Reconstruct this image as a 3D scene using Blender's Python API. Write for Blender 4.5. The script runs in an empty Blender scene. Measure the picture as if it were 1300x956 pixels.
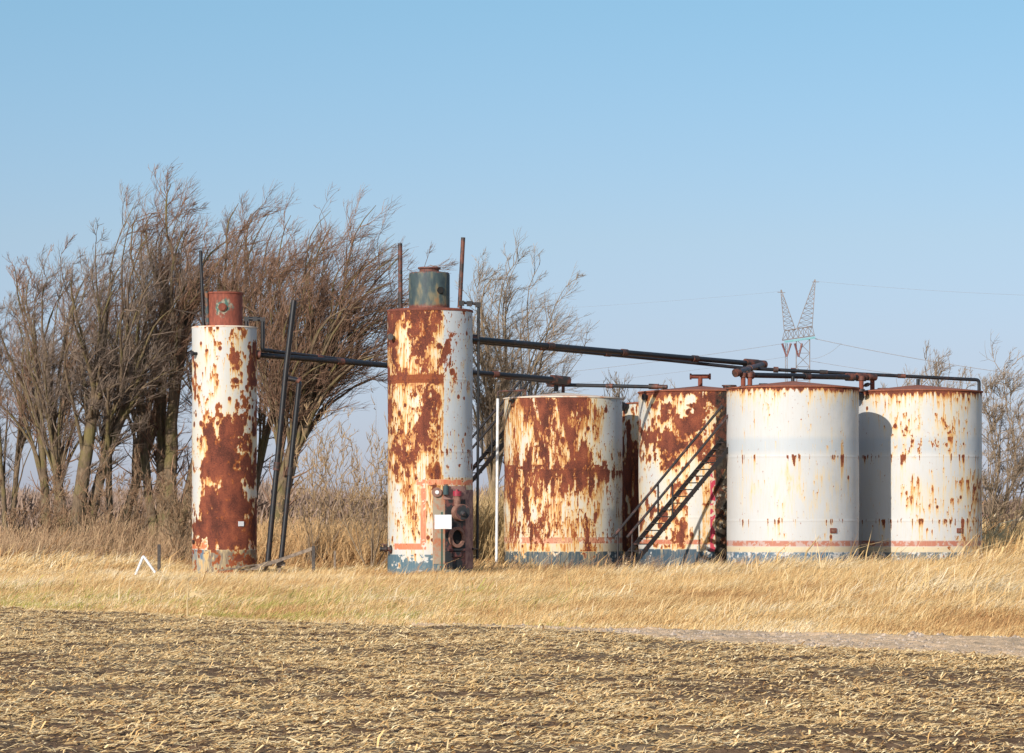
import bpy, math
import numpy as np

# ------------------------------------------------------------------ camera, sky, sun, exposure
F = 4140.0            # focal length in photograph pixels
HOR = 662.0           # row of the horizon
EYE = 1.6
SUN_EL, SUN_AZ = math.radians(22.0), math.radians(28.0)   # sun stands behind the camera, to its left

sc = bpy.context.scene
COL = sc.collection
cam_d = bpy.data.cameras.new('camera')
cam = bpy.data.objects.new('camera', cam_d)
COL.objects.link(cam)
cam.location = (0, 0, EYE)
cam.rotation_euler = (math.radians(90), 0, 0)
cam_d.sensor_width = 36
cam_d.lens = F / 1300 * 36
cam_d.shift_y = (HOR - 478) / 1300
cam_d.clip_start = 0.5
cam_d.clip_end = 20000
sc.camera = cam

world = bpy.data.worlds.new('World')
sc.world = world
world.use_nodes = True
wn = world.node_tree
wn.nodes.clear()
sky = wn.nodes.new('ShaderNodeTexSky')
sky.sky_type = 'NISHITA'
sky.sun_disc = False
sky.sun_elevation = SUN_EL
sky.sun_rotation = math.pi + SUN_AZ
sky.altitude = 0
sky.air_density = 1.15
sky.dust_density = 0.5
sky.ozone_density = 1.6
bg = wn.nodes.new('ShaderNodeBackground')
bg.inputs['Strength'].default_value = 0.061
wo = wn.nodes.new('ShaderNodeOutputWorld')
# white balance of the photograph's sky, by height above the horizon; overhead boost added
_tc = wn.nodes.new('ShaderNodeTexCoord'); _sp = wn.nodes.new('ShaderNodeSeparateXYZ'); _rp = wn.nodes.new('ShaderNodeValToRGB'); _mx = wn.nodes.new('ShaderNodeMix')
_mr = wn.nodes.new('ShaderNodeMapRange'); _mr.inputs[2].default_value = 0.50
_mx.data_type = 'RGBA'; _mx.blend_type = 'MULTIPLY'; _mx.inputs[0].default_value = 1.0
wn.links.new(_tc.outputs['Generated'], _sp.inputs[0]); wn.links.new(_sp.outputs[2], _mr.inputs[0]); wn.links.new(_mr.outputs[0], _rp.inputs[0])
_st = [(0.0, (0.97, 1.22, 2.35)), (0.026, (0.96, 1.16, 2.25)), (0.10, (0.98, 1.12, 1.86)), (0.173, (1.05, 1.19, 1.66)), (0.32, (1.00, 1.31, 1.60)), (1.0, (2.9, 2.8, 2.6))]   # last stop brightens the unseen overhead sky, added fill to lift the shadows
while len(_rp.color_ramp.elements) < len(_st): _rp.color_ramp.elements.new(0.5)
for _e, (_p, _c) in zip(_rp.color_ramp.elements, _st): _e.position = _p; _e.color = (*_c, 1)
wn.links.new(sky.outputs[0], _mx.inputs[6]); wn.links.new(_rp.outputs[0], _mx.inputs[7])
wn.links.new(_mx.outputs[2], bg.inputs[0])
wn.links.new(bg.outputs[0], wo.inputs[0])

sun_d = bpy.data.lights.new('sun', 'SUN')
sun_d.energy = 4.1
sun_d.angle = math.radians(0.5)
sun_d.color = (1.0, 0.935, 0.85)
sun = bpy.data.objects.new('sun', sun_d)
COL.objects.link(sun)
sun.rotation_euler = (math.radians(90) - SUN_EL, 0, -SUN_AZ)

sc.view_settings.view_transform = 'Standard'
sc.view_settings.look = 'None'
sc.view_settings.gamma = 1
sc.view_settings.use_curve_mapping = False
sc.view_settings.exposure = 0.2
sc.render.engine = 'CYCLES'
sc.cycles.max_bounces = 4
sc.cycles.diffuse_bounces = 4
sc.cycles.glossy_bounces = 2
sc.cycles.transmission_bounces = 1

rng = np.random.default_rng(7)

# ------------------------------------------------------------------ helpers
def px(x, Y):
    return (x - 650.0) * Y / F
def pz(y, Y):
    return EYE + (HOR - y) * Y / F
def P(x, y, Y):
    return (px(x, Y), Y, pz(y, Y))

def tag(o, label=None, cat=None, group=None, kind=None):
    if label: o['label'] = label
    if cat: o['category'] = cat
    if group: o['group'] = group
    if kind: o['kind'] = kind
    return o

def empty(name, loc, label, cat, group=None):
    o = bpy.data.objects.new(name, None)
    o.empty_display_size = 0.3
    o.location = loc
    COL.objects.link(o)
    return tag(o, label, cat, group)

def make_mesh(name, V, quads=None, tris=None, attrs=None, smooth=False):
    V = np.asarray(V, dtype=np.float32).reshape(-1, 3)
    me = bpy.data.meshes.new(name)
    nq = 0 if quads is None else len(quads)
    nt = 0 if tris is None else len(tris)
    parts = []
    if nq: parts.append(np.asarray(quads, np.int32).ravel())
    if nt: parts.append(np.asarray(tris, np.int32).ravel())
    L = np.concatenate(parts)
    me.vertices.add(len(V))
    me.vertices.foreach_set('co', V.ravel())
    me.loops.add(len(L))
    me.loops.foreach_set('vertex_index', L)
    me.polygons.add(nq + nt)
    st = np.concatenate([np.arange(nq) * 4, nq * 4 + np.arange(nt) * 3]).astype(np.int32)
    me.polygons.foreach_set('loop_start', st)
    me.update(calc_edges=True)
    if attrs:
        for k, a in attrs.items():
            a = np.asarray(a, np.float32)
            if a.ndim == 1:
                at = me.attributes.new(k, 'FLOAT', 'POINT')
                at.data.foreach_set('value', a)
            else:
                at = me.attributes.new(k, 'FLOAT_COLOR', 'POINT')
                at.data.foreach_set('color', np.concatenate([a, np.ones((len(a), 1), np.float32)], 1).ravel())
    me.polygons.foreach_set('use_smooth', np.full(nq + nt, smooth))
    return me

def link(name, me, mat, parent=None):
    o = bpy.data.objects.new(name, me)
    if mat is not None:
        me.materials.append(mat)
    COL.objects.link(o)
    if parent is not None:
        o.parent = parent
    return o

class MB:
    """collects world-space shapes for one mesh"""
    def __init__(s):
        s.V, s.Q, s.T, s.n = [], [], [], 0
    def add(s, V, Q=None, T=None):
        V = np.asarray(V, float).reshape(-1, 3)
        if Q is not None and len(Q): s.Q.append(np.asarray(Q, int).reshape(-1, 4) + s.n)
        if T is not None and len(T): s.T.append(np.asarray(T, int).reshape(-1, 3) + s.n)
        s.V.append(V); s.n += len(V)
        return s
    def box(s, c, size, rz=0.0, axes=None):
        x, y, z = [a / 2 for a in size]
        v = np.array([[i * x, j * y, k * z] for i in (-1, 1) for j in (-1, 1) for k in (-1, 1)])
        if axes is not None:
            v = v @ np.asarray(axes, float)
        elif rz:
            cz, sz = math.cos(rz), math.sin(rz)
            v = v @ np.array([[cz, sz, 0], [-sz, cz, 0], [0, 0, 1]])
        q = [[0, 1, 3, 2], [4, 6, 7, 5], [0, 4, 5, 1], [2, 3, 7, 6], [0, 2, 6, 4], [1, 5, 7, 3]]
        return s.add(v + np.asarray(c, float), q)
    def beam(s, a, b, w, h, up=(0, 0, 1)):
        a = np.array(a, float); b = np.array(b, float)
        d = b - a; L = np.linalg.norm(d); d /= L
        u = np.array(up, float)
        if abs(d @ u) > 0.98: u = np.array([1.0, 0, 0])
        sd = np.cross(d, u); sd /= np.linalg.norm(sd)
        u = np.cross(sd, d)
        return s.box((a + b) / 2, (L, w, h), axes=[d, sd, u])
    def tube(s, pts, r, n=12, caps=True):
        pts = np.array(pts, float)
        m = len(pts)
        r = np.full(m, float(r)) if np.isscalar(r) else np.array(r, float)
        T = np.zeros_like(pts)
        T[1:-1] = pts[2:] - pts[:-2]; T[0] = pts[1] - pts[0]; T[-1] = pts[-1] - pts[-2]
        T /= np.linalg.norm(T, axis=1)[:, None] + 1e-12
        ref = np.array([0, 0, 1.0]) if abs(T[0][2]) < 0.9 else np.array([1.0, 0, 0])
        u = np.cross(T[0], ref); u /= np.linalg.norm(u)
        rings = []
        an = np.arange(n) / n * 2 * math.pi
        for i in range(m):
            u = u - T[i] * (u @ T[i]); u /= np.linalg.norm(u)
            w = np.cross(T[i], u)
            rings.append(pts[i] + r[i] * (np.cos(an)[:, None] * u + np.sin(an)[:, None] * w))
        V = np.concatenate(rings)
        Q = []
        for i in range(m - 1):
            for k in range(n):
                Q.append([i * n + k, i * n + (k + 1) % n, (i + 1) * n + (k + 1) % n, (i + 1) * n + k])
        Tt = []
        if caps:
            V = np.concatenate([V, pts[:1], pts[-1:]])
            a, b = m * n, m * n + 1
            for k in range(n):
                Tt.append([a, (k + 1) % n, k]); Tt.append([b, (m - 1) * n + k, (m - 1) * n + (k + 1) % n])
        return s.add(V, Q, Tt)
    def cyl(s, c, r, h, n=24, axis=(0, 0, 1), r2=None):
        a = np.array(c, float); ax = np.array(axis, float); ax /= np.linalg.norm(ax)
        return s.tube([a, a + ax * h], [r, r if r2 is None else r2], n)
    def lathe(s, c, prof, n=48):
        """prof: (r, z) list"""
        an = np.arange(n) / n * 2 * math.pi
        V = np.concatenate([np.stack([r * np.cos(an), r * np.sin(an), np.full(n, z)], 1) for r, z in prof])
        Q = []
        for i in range(len(prof) - 1):
            for k in range(n):
                Q.append([i * n + k, i * n + (k + 1) % n, (i + 1) * n + (k + 1) % n, (i + 1) * n + k])
        return s.add(V + np.asarray(c, float), Q)
    def build(s, name, mat, parent=None, smooth=False, origin=None):
        V = np.concatenate(s.V)
        loc = None
        if parent is not None:
            V = V - np.array(parent.location)[None]
        else:
            loc = np.array([(V[:, 0].min() + V[:, 0].max()) / 2, (V[:, 1].min() + V[:, 1].max()) / 2, V[:, 2].min()]) if origin is None else np.array(origin, float)
            V = V - loc
        me = make_mesh(name, V, np.concatenate(s.Q) if s.Q else None, np.concatenate(s.T) if s.T else None, smooth=smooth)
        if smooth:
            try:
                me.set_sharp_from_angle(angle=math.radians(42))
            except Exception:
                pass
        o = link(name, me, mat, parent)
        if loc is not None: o.location = loc
        return o

def fillet(pts, r=0.12, k=4):
    pts = [np.array(p, float) for p in pts]
    out = [pts[0]]
    for i in range(1, len(pts) - 1):
        a, b, c = pts[i - 1], pts[i], pts[i + 1]
        la, lc = np.linalg.norm(a - b), np.linalg.norm(c - b)
        q = min(r, la * 0.45, lc * 0.45)
        p0 = b + (a - b) / la * q; p1 = b + (c - b) / lc * q
        for j in range(k + 1):
            t = j / k
            out.append((1 - t) ** 2 * p0 + 2 * t * (1 - t) * b + t * t * p1)
    out.append(pts[-1])
    return out

# value noise, periodic in x
def lattice_noise(U, W, nx, nz, g, periodic=True):
    tab = g.random((nz + 3, nx if periodic else nx + 3)).astype(np.float32)
    x0 = np.floor(U).astype(int); z0 = np.floor(W).astype(int)
    fx = U - x0; fz = W - z0
    fx = fx * fx * (3 - 2 * fx); fz = fz * fz * (3 - 2 * fz)
    M = tab.shape[1]
    x1 = (x0 + 1) % M; x0 = x0 % M
    z0 = np.clip(z0, 0, nz + 1)
    return (tab[z0, x0] * (1 - fx) + tab[z0, x1] * fx) * (1 - fz) + (tab[z0 + 1, x0] * (1 - fx) + tab[z0 + 1, x1] * fx) * fz

def fbm_cyl(TH, Z, R, H, cellx, cellz, octs, gain, g):
    out = 0; amp = 1; tot = 0
    for o in range(octs):
        nx = max(3, int(round(2 * math.pi * R / cellx))); nz = int(H / cellz) + 2
        out = out + amp * lattice_noise((TH / (2 * math.pi) % 1.0) * nx, Z / cellz, nx, nz, g)
        tot += amp; amp *= gain; cellx /= 2; cellz /= 2
    return out / tot

def fbm_xy(X, Y, cell, octs, gain, g):
    out = 0; amp = 1; tot = 0
    x0, y0 = X.min(), Y.min()
    for o in range(octs):
        nx = int((X.max() - x0) / cell) + 2; ny = int((Y.max() - y0) / cell) + 2
        out = out + amp * lattice_noise((X - x0) / cell, (Y - y0) / cell, nx, ny, g, periodic=False)
        tot += amp; amp *= gain; cell /= 2
    return out / tot

# ------------------------------------------------------------------ materials
class NT:
    def __init__(s, name):
        s.m = bpy.data.materials.new(name); s.m.use_nodes = True
        s.t = s.m.node_tree; s.t.nodes.clear()
        s.out = s.n('ShaderNodeOutputMaterial'); s.b = s.n('ShaderNodeBsdfPrincipled')
        s.l(s.b.outputs[0], s.out.inputs[0])
    def n(s, kind, **kw):
        nd = s.t.nodes.new(kind)
        for k, v in kw.items(): setattr(nd, k, v)
        return nd
    def l(s, a, b): s.t.links.new(a, b)
    def val(s, inp, v):
        if isinstance(v, bpy.types.NodeSocket): s.l(v, inp)
        elif isinstance(v, (tuple, list)) and len(v) == 3 and len(inp.default_value) == 4: inp.default_value = (*v, 1)
        else: inp.default_value = v
    def noise(s, scale, detail=4, rough=0.6, vec=None, dist=0.0):
        nd = s.n('ShaderNodeTexNoise'); nd.inputs['Scale'].default_value = scale
        nd.inputs['Detail'].default_value = detail; nd.inputs['Roughness'].default_value = rough
        nd.inputs['Distortion'].default_value = dist
        if vec is not None: s.l(vec, nd.inputs['Vector'])
        return nd.outputs[0]
    def coord(s, scale=(1, 1, 1), kind='Object'):
        tc = s.n('ShaderNodeTexCoord'); mp = s.n('ShaderNodeMapping')
        mp.inputs['Scale'].default_value = scale
        s.l(tc.outputs[kind], mp.inputs['Vector']); return mp.outputs[0]
    def attr(s, name, fac=True):
        nd = s.n('ShaderNodeAttribute'); nd.attribute_name = name
        return nd.outputs['Fac'] if fac else nd.outputs['Color']
    def mr(s, v, a, b, c=0.0, d=1.0, smooth=False):
        nd = s.n('ShaderNodeMapRange')
        if smooth: nd.interpolation_type = 'SMOOTHSTEP'
        s.val(nd.inputs[0], v)
        for i, x in enumerate((a, b, c, d)): s.val(nd.inputs[i + 1], x)
        return nd.outputs[0]
    def math(s, op, a, b=0.0):
        nd = s.n('ShaderNodeMath', operation=op); s.val(nd.inputs[0], a); s.val(nd.inputs[1], b); return nd.outputs[0]
    def mix(s, f, a, b, mode='MIX'):
        nd = s.n('ShaderNodeMix', data_type='RGBA', blend_type=mode)
        s.val(nd.inputs[0], f); s.val(nd.inputs[6], a); s.val(nd.inputs[7], b); return nd.outputs[2]
    def ramp(s, f, stops):
        nd = s.n('ShaderNodeValToRGB'); cr = nd.color_ramp
        while len(cr.elements) < len(stops): cr.elements.new(0.5)
        for e, (p, c) in zip(cr.elements, stops): e.position = p; e.color = (*c, 1)
        s.l(f, nd.inputs[0]); return nd.outputs[0]
    def bump(s, h, strength=0.3, dist=0.02):
        nd = s.n('ShaderNodeBump'); nd.inputs['Strength'].default_value = strength; nd.inputs['Distance'].default_value = dist
        s.l(h, nd.inputs['Height']); s.l(nd.outputs[0], s.b.inputs['Normal'])
    def base(s, c): s.val(s.b.inputs['Base Color'], c)
    def rough(s, v): s.val(s.b.inputs['Roughness'], v)

RUST_STOPS = [(0.30, (0.075, 0.024, 0.016)), (0.43, (0.145, 0.042, 0.026)), (0.55, (0.215, 0.058, 0.032)), (0.68, (0.30, 0.085, 0.038)), (0.80, (0.36, 0.15, 0.08))]

def mat_shell(name):
    t = NT(name)
    tex = t.coord((1, 1, 0.45)); fine = t.coord((1, 1, 0.7))
    n1 = t.noise(28, 5, 0.65, tex); n2 = t.noise(3.0, 5, 0.6, t.coord((1, 1, 0.5))); n3 = t.noise(75, 3, 0.6, fine)
    nst = t.noise(30, 4, 0.7, t.coord((1, 1, 0.08)))
    e = t.math('ADD', t.attr('rust'), t.math('MULTIPLY', t.math('SUBTRACT', n1, 0.5), 0.22))
    rmask = t.mr(e, -0.012, 0.018, 0, 1, True)
    deep = t.mr(e, 0.0, 0.35, 0, 1)
    paint = t.attr('paint', False)
    pv = t.mr(n2, 0.3, 0.7, 0.86, 1.06)
    paint = t.mix(1.0, paint, t.mix(pv, (0.82, 0.84, 0.86), (1, 1, 1)), 'MULTIPLY')
    grime = t.mr(nst, 0.5, 0.78, 0, 0.35)
    paint = t.mix(grime, paint, (0.50, 0.43, 0.30))
    st = t.math('MULTIPLY', t.attr('stain'), t.mr(nst, 0.35, 0.62, 0.30, 1.2))
    stc = t.ramp(st, [(0.0, (0.70, 0.60, 0.40)), (0.36, (0.74, 0.54, 0.25)), (0.68, (0.62, 0.30, 0.075)), (1.0, (0.36, 0.11, 0.03))])
    sm = t.mr(st, 0.06, 0.62, 0, 0.96, True)
    c = t.mix(sm, paint, stc)
    rmix = t.math('ADD', t.math('MULTIPLY', n2, 0.5), t.math('MULTIPLY', n3, 0.5))
    rc = t.ramp(t.mr(rmix, 0.34, 0.66, 0.14, 0.78), RUST_STOPS)
    rim = t.mr(t.math('ADD', deep, t.math('MULTIPLY', t.math('SUBTRACT', n2, 0.5), 0.7)), 0.0, 0.55, 0.75, 0.0)
    rc = t.mix(rim, rc, (0.38, 0.105, 0.025))
    c = t.mix(rmask, c, rc)
    oil = t.attr('oil')
    c = t.mix(oil, c, t.mix(t.mr(n1, 0.4, 0.7), (0.012, 0.011, 0.010), (0.07, 0.05, 0.035)))
    t.base(c)
    t.rough(t.mr(rmask, 0, 1, 0.55, 0.9))
    t.b.inputs['Specular IOR Level'].default_value = 0.3
    h = t.math('ADD', t.math('MULTIPLY', rmask, -0.35), t.math('MULTIPLY', n1, 0.3))
    t.bump(h, 0.5, 0.012)
    return t.m

def mat_rust(name, stops=None, scale=3.0, tint=None):
    t = NT(name)
    v = t.coord((1, 1, 0.5))
    n = t.math('ADD', t.math('MULTIPLY', t.noise(scale, 6, 0.7, v), 0.6), t.math('MULTIPLY', t.noise(scale * 12, 4, 0.6, v), 0.4))
    t.base(t.ramp(n, stops or RUST_STOPS)); t.rough(0.88); t.bump(n, 0.4, 0.02)
    return t.m

def mat_paint(name, col, col2, scale=4.0, rough=0.55, lo=0.45, hi=0.6, bump=0.15):
    t = NT(name)
    v = t.coord()
    n = t.noise(scale, 7, 0.68, v)
    t.base(t.mix(t.mr(n, lo, hi, 0, 1, True), col, col2)); t.rough(rough); t.bump(n, bump, 0.01)
    return t.m

def mat_attr(name, rough=0.9, spec=0.1, trans=0.0, attr='tint'):
    t = NT(name)
    t.base(t.attr(attr, False)); t.rough(rough)
    t.b.inputs['Specular IOR Level'].default_value = spec
    if trans:
        tr = t.n('ShaderNodeBsdfTranslucent'); t.l(t.attr(attr, False), tr.inputs[0])
        mx = t.n('ShaderNodeMixShader'); mx.inputs[0].default_value = trans
        t.l(t.b.outputs[0], mx.inputs[1]); t.l(tr.outputs[0], mx.inputs[2]); t.l(mx.outputs[0], t.out.inputs[0])
    return t.m

M = {}
M['shell'] = mat_shell('rusted_painted_steel')
M['rust'] = mat_rust('rusty_steel')
M['roof_rust'] = mat_rust('rusty_roof', [(0.3, (0.15, 0.05, 0.03)), (0.5, (0.27, 0.085, 0.045)), (0.7, (0.36, 0.14, 0.08))])
M['roof_pale'] = mat_paint('pale_roof', (0.72, 0.60, 0.48), (0.62, 0.28, 0.15), 2.5, 0.7, 0.5, 0.62)
M['black'] = mat_paint('black_pipe', (0.012, 0.012, 0.014), (0.05, 0.024, 0.018), 5, 0.42, 0.5, 0.75)
M['black_rust'] = mat_paint('weathered_black_pipe', (0.025, 0.02, 0.018), (0.15, 0.05, 0.03), 4, 0.6, 0.42, 0.6)
M['stair'] = mat_paint('dark_stair_steel', (0.016, 0.013, 0.013), (0.08, 0.035, 0.025), 6, 0.6, 0.52, 0.7)
M['rail'] = mat_paint('worn_rail_steel', (0.028, 0.022, 0.021), (0.13, 0.06, 0.045), 5, 0.6, 0.5, 0.66)
M['teal'] = mat_paint('flaked_teal_steel', (0.035, 0.065, 0.07), (0.22, 0.09, 0.04), 2.2, 0.7, 0.5, 0.6)
M['firebox'] = mat_paint('sooty_panel', (0.02, 0.022, 0.024), (0.16, 0.055, 0.045), 4, 0.7, 0.5, 0.62)
M['housing'] = mat_paint('pinkish_rust_housing', (0.27, 0.14, 0.10), (0.17, 0.08, 0.055), 8, 0.75)
M['soot'] = mat_paint('soot', (0.004, 0.004, 0.004), (0.008, 0.007, 0.006), 4, 0.9)
M['white'] = mat_paint('white_enamel', (0.78, 0.79, 0.80), (0.66, 0.66, 0.64), 6, 0.5)
M['green'] = mat_paint('green_post_paint', (0.02, 0.07, 0.045), (0.05, 0.06, 0.04), 8, 0.6)
M['magenta'] = mat_paint('red_cap_paint', (0.36, 0.02, 0.05), (0.22, 0.03, 0.04), 8, 0.5)
M['wood'] = mat_paint('grey_weathered_wood', (0.16, 0.12, 0.09), (0.30, 0.23, 0.17), 12, 0.9)
M['dark_wood'] = mat_paint('dark_post_wood', (0.06, 0.05, 0.045), (0.12, 0.10, 0.08), 12, 0.9)
M['pylon'] = mat_paint('galvanised_steel', (0.20, 0.17, 0.16), (0.28, 0.23, 0.21), 1, 0.6)
M['pylon_teal'] = mat_paint('teal_insulator_bar', (0.16, 0.36, 0.40), (0.20, 0.40, 0.42), 1, 0.5)
M['insulator'] = mat_paint('brown_insulator', (0.14, 0.05, 0.05), (0.2, 0.08, 0.07), 1, 0.4)
M['wire'] = mat_paint('grey_wire', (0.30, 0.31, 0.34), (0.36, 0.37, 0.40), 1, 0.6)
M['blade'] = mat_attr('dry_grass', 0.85, 0.08, 0.25)
M['straw'] = mat_attr('corn_straw', 0.9, 0.04, 0.0)
M['twig'] = mat_attr('bare_twigs', 0.9, 0.1, 0.0)

def mat_bark(name, a, b, moss):
    t = NT(name)
    v = t.coord((1, 1, 0.25)); n = t.noise(14, 6, 0.7, v); n2 = t.noise(1.3, 4, 0.6, t.coord())
    c = t.mix(t.mr(n, 0.35, 0.65), a, b)
    c = t.mix(t.mr(n2, 0.48, 0.62, 0, 0.6), c, moss)
    t.base(c); t.rough(0.95); t.bump(n, 0.6, 0.05)
    return t.m
M['bark'] = mat_bark('bark', (0.085, 0.058, 0.036), (0.24, 0.165, 0.10), (0.17, 0.145, 0.04))
M['bark_pale'] = mat_bark('pale_bark', (0.16, 0.11, 0.07), (0.36, 0.26, 0.17), (0.26, 0.19, 0.09))

# ------------------------------------------------------------------ ground
def soil_edge(x):      # distance at which the stubble stops and grass or track starts
    return np.interp(x, [-30, -9, -5, -2.5, 0.5, 2.5, 5.6, 9, 20], [78, 57.5, 52.5, 49.2, 46.6, 41.8, 36.4, 32, 24])
def grass_edge(x):
    return np.interp(x, [-30, -9, -5, -2.5, 0.5, 2.5, 5.6, 9, 20], [78, 57.2, 52.2, 49.0, 47.2, 45.6, 43.6, 41.5, 36])

def ground_material():
    t = NT('field_ground')
    v = t.coord((1, 1, 1))
    n = t.noise(0.9, 7, 0.65, v); n2 = t.noise(0.03, 4, 0.6, t.coord((1, 0.25, 1)))
    c = t.ramp(n, [(0.3, (0.22, 0.14, 0.07)), (0.5, (0.38, 0.26, 0.13)), (0.7, (0.54, 0.41, 0.23))])
    c = t.mix(t.mr(n2, 0.45, 0.6, 0, 0.5), c, (0.36, 0.24, 0.12))
    t.base(c); t.rough(1.0); t.b.inputs['Specular IOR Level'].default_value = 0.0
    return t.m
# one sheet from behind the camera to the horizon
gx = np.concatenate([[-6000, -2500, -900, -300], np.arange(-120, 121, 12), [300, 900, 2500, 6000]])
gy = np.concatenate([[-300, -60], np.arange(0, 260, 12), [300, 400, 600, 1000, 2000, 4000, 9000]])
GX, GY = np.meshgrid(gx, gy)
nx, ny = len(gx), len(gy)
idx = np.arange(nx * ny).reshape(ny, nx)
Q = np.stack([idx[:-1, :-1], idx[:-1, 1:], idx[1:, 1:], idx[1:, :-1]], -1).reshape(-1, 4)
g = link('ground', make_mesh('ground', np.stack([GX, GY, np.zeros_like(GX)], -1), Q), ground_material())
tag(g, 'pale tan dry land running flat to the horizon', None, None, 'structure')

# tilled soil: a real clod surface
def soil_material():
    t = NT('tilled_soil')
    n = t.noise(7, 8, 0.7, t.coord()); n2 = t.noise(0.35, 5, 0.6, t.coord()); n3 = t.noise(60, 4, 0.6, t.coord())
    c = t.ramp(n, [(0.3, (0.10, 0.060, 0.038)), (0.55, (0.18, 0.114, 0.072)), (0.75, (0.33, 0.23, 0.14))])
    c = t.mix(t.mr(n2, 0.5, 0.65, 0, 0.55), c, (0.27, 0.20, 0.125))
    t.base(c); t.rough(1.0); t.b.inputs['Specular IOR Level'].default_value = 0.0; t.bump(n3, 0.5, 0.02)
    return t.m
def clod_height(X, Y, g, amp=1.0):
    a = fbm_xy(X, Y, 1.6, 3, 0.5, g) - 0.5
    b = fbm_xy(X, Y, 0.34, 4, 0.62, g)
    ridge = 1 - np.abs(b - 0.5) * 2
    return amp * (0.06 * a + 0.15 * (ridge - 0.58) + 0.04)
step_x = 0.045
ys = [19.0]
while ys[-1] < 62: ys.append(ys[-1] + 0.035 + 0.0008 * ys[-1])
ys = np.array(ys); xs = np.arange(-13.5, 13.5, step_x)
SX, SY = np.meshgrid(xs, ys)
g1 = np.random.default_rng(3)
HZ = clod_height(SX, SY, g1)
ed = soil_edge(SX) - SY + (fbm_xy(SX, SY, 1.2, 4, 0.6, g1) - 0.5) * 3.0
HZ = np.where(ed > 0, 0.02 + np.maximum(HZ, 0) * np.clip(ed / 1.5, 0.15, 1), -0.05)
nx, ny = len(xs), len(ys)
idx = np.arange(nx * ny).reshape(ny, nx)
keep = (np.abs(SX[:-1, :-1]) < 650 / F * SY[:-1, :-1] + 3.5) & (HZ[:-1, :-1] > -0.04)
Q = np.stack([idx[:-1, :-1], idx[:-1, 1:], idx[1:, 1:], idx[1:, :-1]], -1)[keep]
used = np.zeros(nx * ny, bool); used[Q.ravel()] = True
rm = np.cumsum(used) - 1
V = np.stack([SX, SY, HZ], -1).reshape(-1, 3)[used]
Q = rm[Q.reshape(-1, 4)]
soil = link('tilled_field', make_mesh('tilled_field', V, Q, smooth=True), soil_material())
tag(soil, 'dark tilled corn field with clods in the foreground', None, None, 'structure')
def soil_z(x, y):
    i = np.clip(np.searchsorted(ys, y), 0, len(ys) - 1)
    j = np.clip(((x - xs[0]) / step_x).astype(int), 0, nx - 1)
    return HZ[i, j]

# gravel track
def gravel_material():
    t = NT('gravel')
    n = t.noise(25, 6, 0.7, t.coord()); n2 = t.noise(1.4, 4, 0.6, t.coord((0.4, 1, 1)))
    c = t.ramp(n, [(0.3, (0.52, 0.33, 0.19)), (0.5, (0.76, 0.52, 0.32)), (0.7, (0.84, 0.62, 0.41))])
    c = t.mix(t.mr(n2, 0.5, 0.62, 0, 0.55), c, (0.30, 0.23, 0.16))
    t.base(c); t.rough(1.0); t.b.inputs['Specular IOR Level'].default_value = 0.0; t.bump(n, 0.7, 0.03)
    return t.m
tx = np.arange(-1.5, 17, 0.06); tv = np.linspace(0, 1, 150)
TX, TV = np.meshgrid(tx, tv)
lo = soil_edge(TX) - 1.2; hi = grass_edge(TX) + 0.9
TY = lo + (hi - lo) * TV
g2 = np.random.default_rng(5)
TZ = 0.012 + 0.10 * fbm_xy(TX, TY, 0.22, 3, 0.7, g2) + 0.03 * (fbm_xy(TX, TY, 1.5, 2, 0.5, g2) - 0.5)
edge_fade = np.clip(np.minimum(TV, 1 - TV) * 8, 0, 1); TZ = TZ * edge_fade + 0.004
idx = np.arange(TX.size).reshape(TX.shape)
Q = np.stack([idx[:-1, :-1], idx[:-1, 1:], idx[1:, 1:], idx[1:, :-1]], -1).reshape(-1, 4)
trk = link('gravel_track', make_mesh('gravel_track', np.stack([TX, TY, TZ], -1), Q, smooth=True), gravel_material())
tag(trk, 'pale gravel farm track between the stubble and the grass', None, None, 'structure')

# pebbles on the track (stuff)
def pebbles():
    g = np.random.default_rng(9); n = 22000
    x = g.uniform(-1, 12, n); f = g.random(n) ** 0.8
    y = soil_edge(x) - 0.6 + f * (grass_edge(x) - soil_edge(x) + 1.0)
    s = 0.010 + 0.025 * g.random(n) ** 2
    big = g.random(n) < 0.012; s = np.where(big, s * 2.0, s)
    o = np.array([[1, 0, 0], [-1, 0, 0], [0, 1, 0], [0, -1, 0], [0, 0, 1], [0, 0, -1]], float)
    V = o[None] * s[:, None, None] * g.uniform(0.6, 1.3, (n, 6, 1))
    V[:, :, 2] *= 0.7
    V += np.stack([x, y, 0.05 + s * 0.4], 1)[:, None]
    T = np.array([[0, 2, 4], [2, 1, 4], [1, 3, 4], [3, 0, 4], [2, 0, 5], [1, 2, 5], [3, 1, 5], [0, 3, 5]])
    T = (T[None] + (np.arange(n) * 6)[:, None, None]).reshape(-1, 3)
    k = g.uniform(0.22, 0.55, n)[:, None]
    c = np.repeat(k * np.array([1.1, 0.86, 0.66]), 6, 0)
    o = link('gravel_stones', make_mesh('gravel_stones', V, None, T, {'tint': c}), M['straw'])
    tag(o, 'loose pale gravel stones lying on the farm track', None, None, 'stuff')
pebbles()

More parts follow.
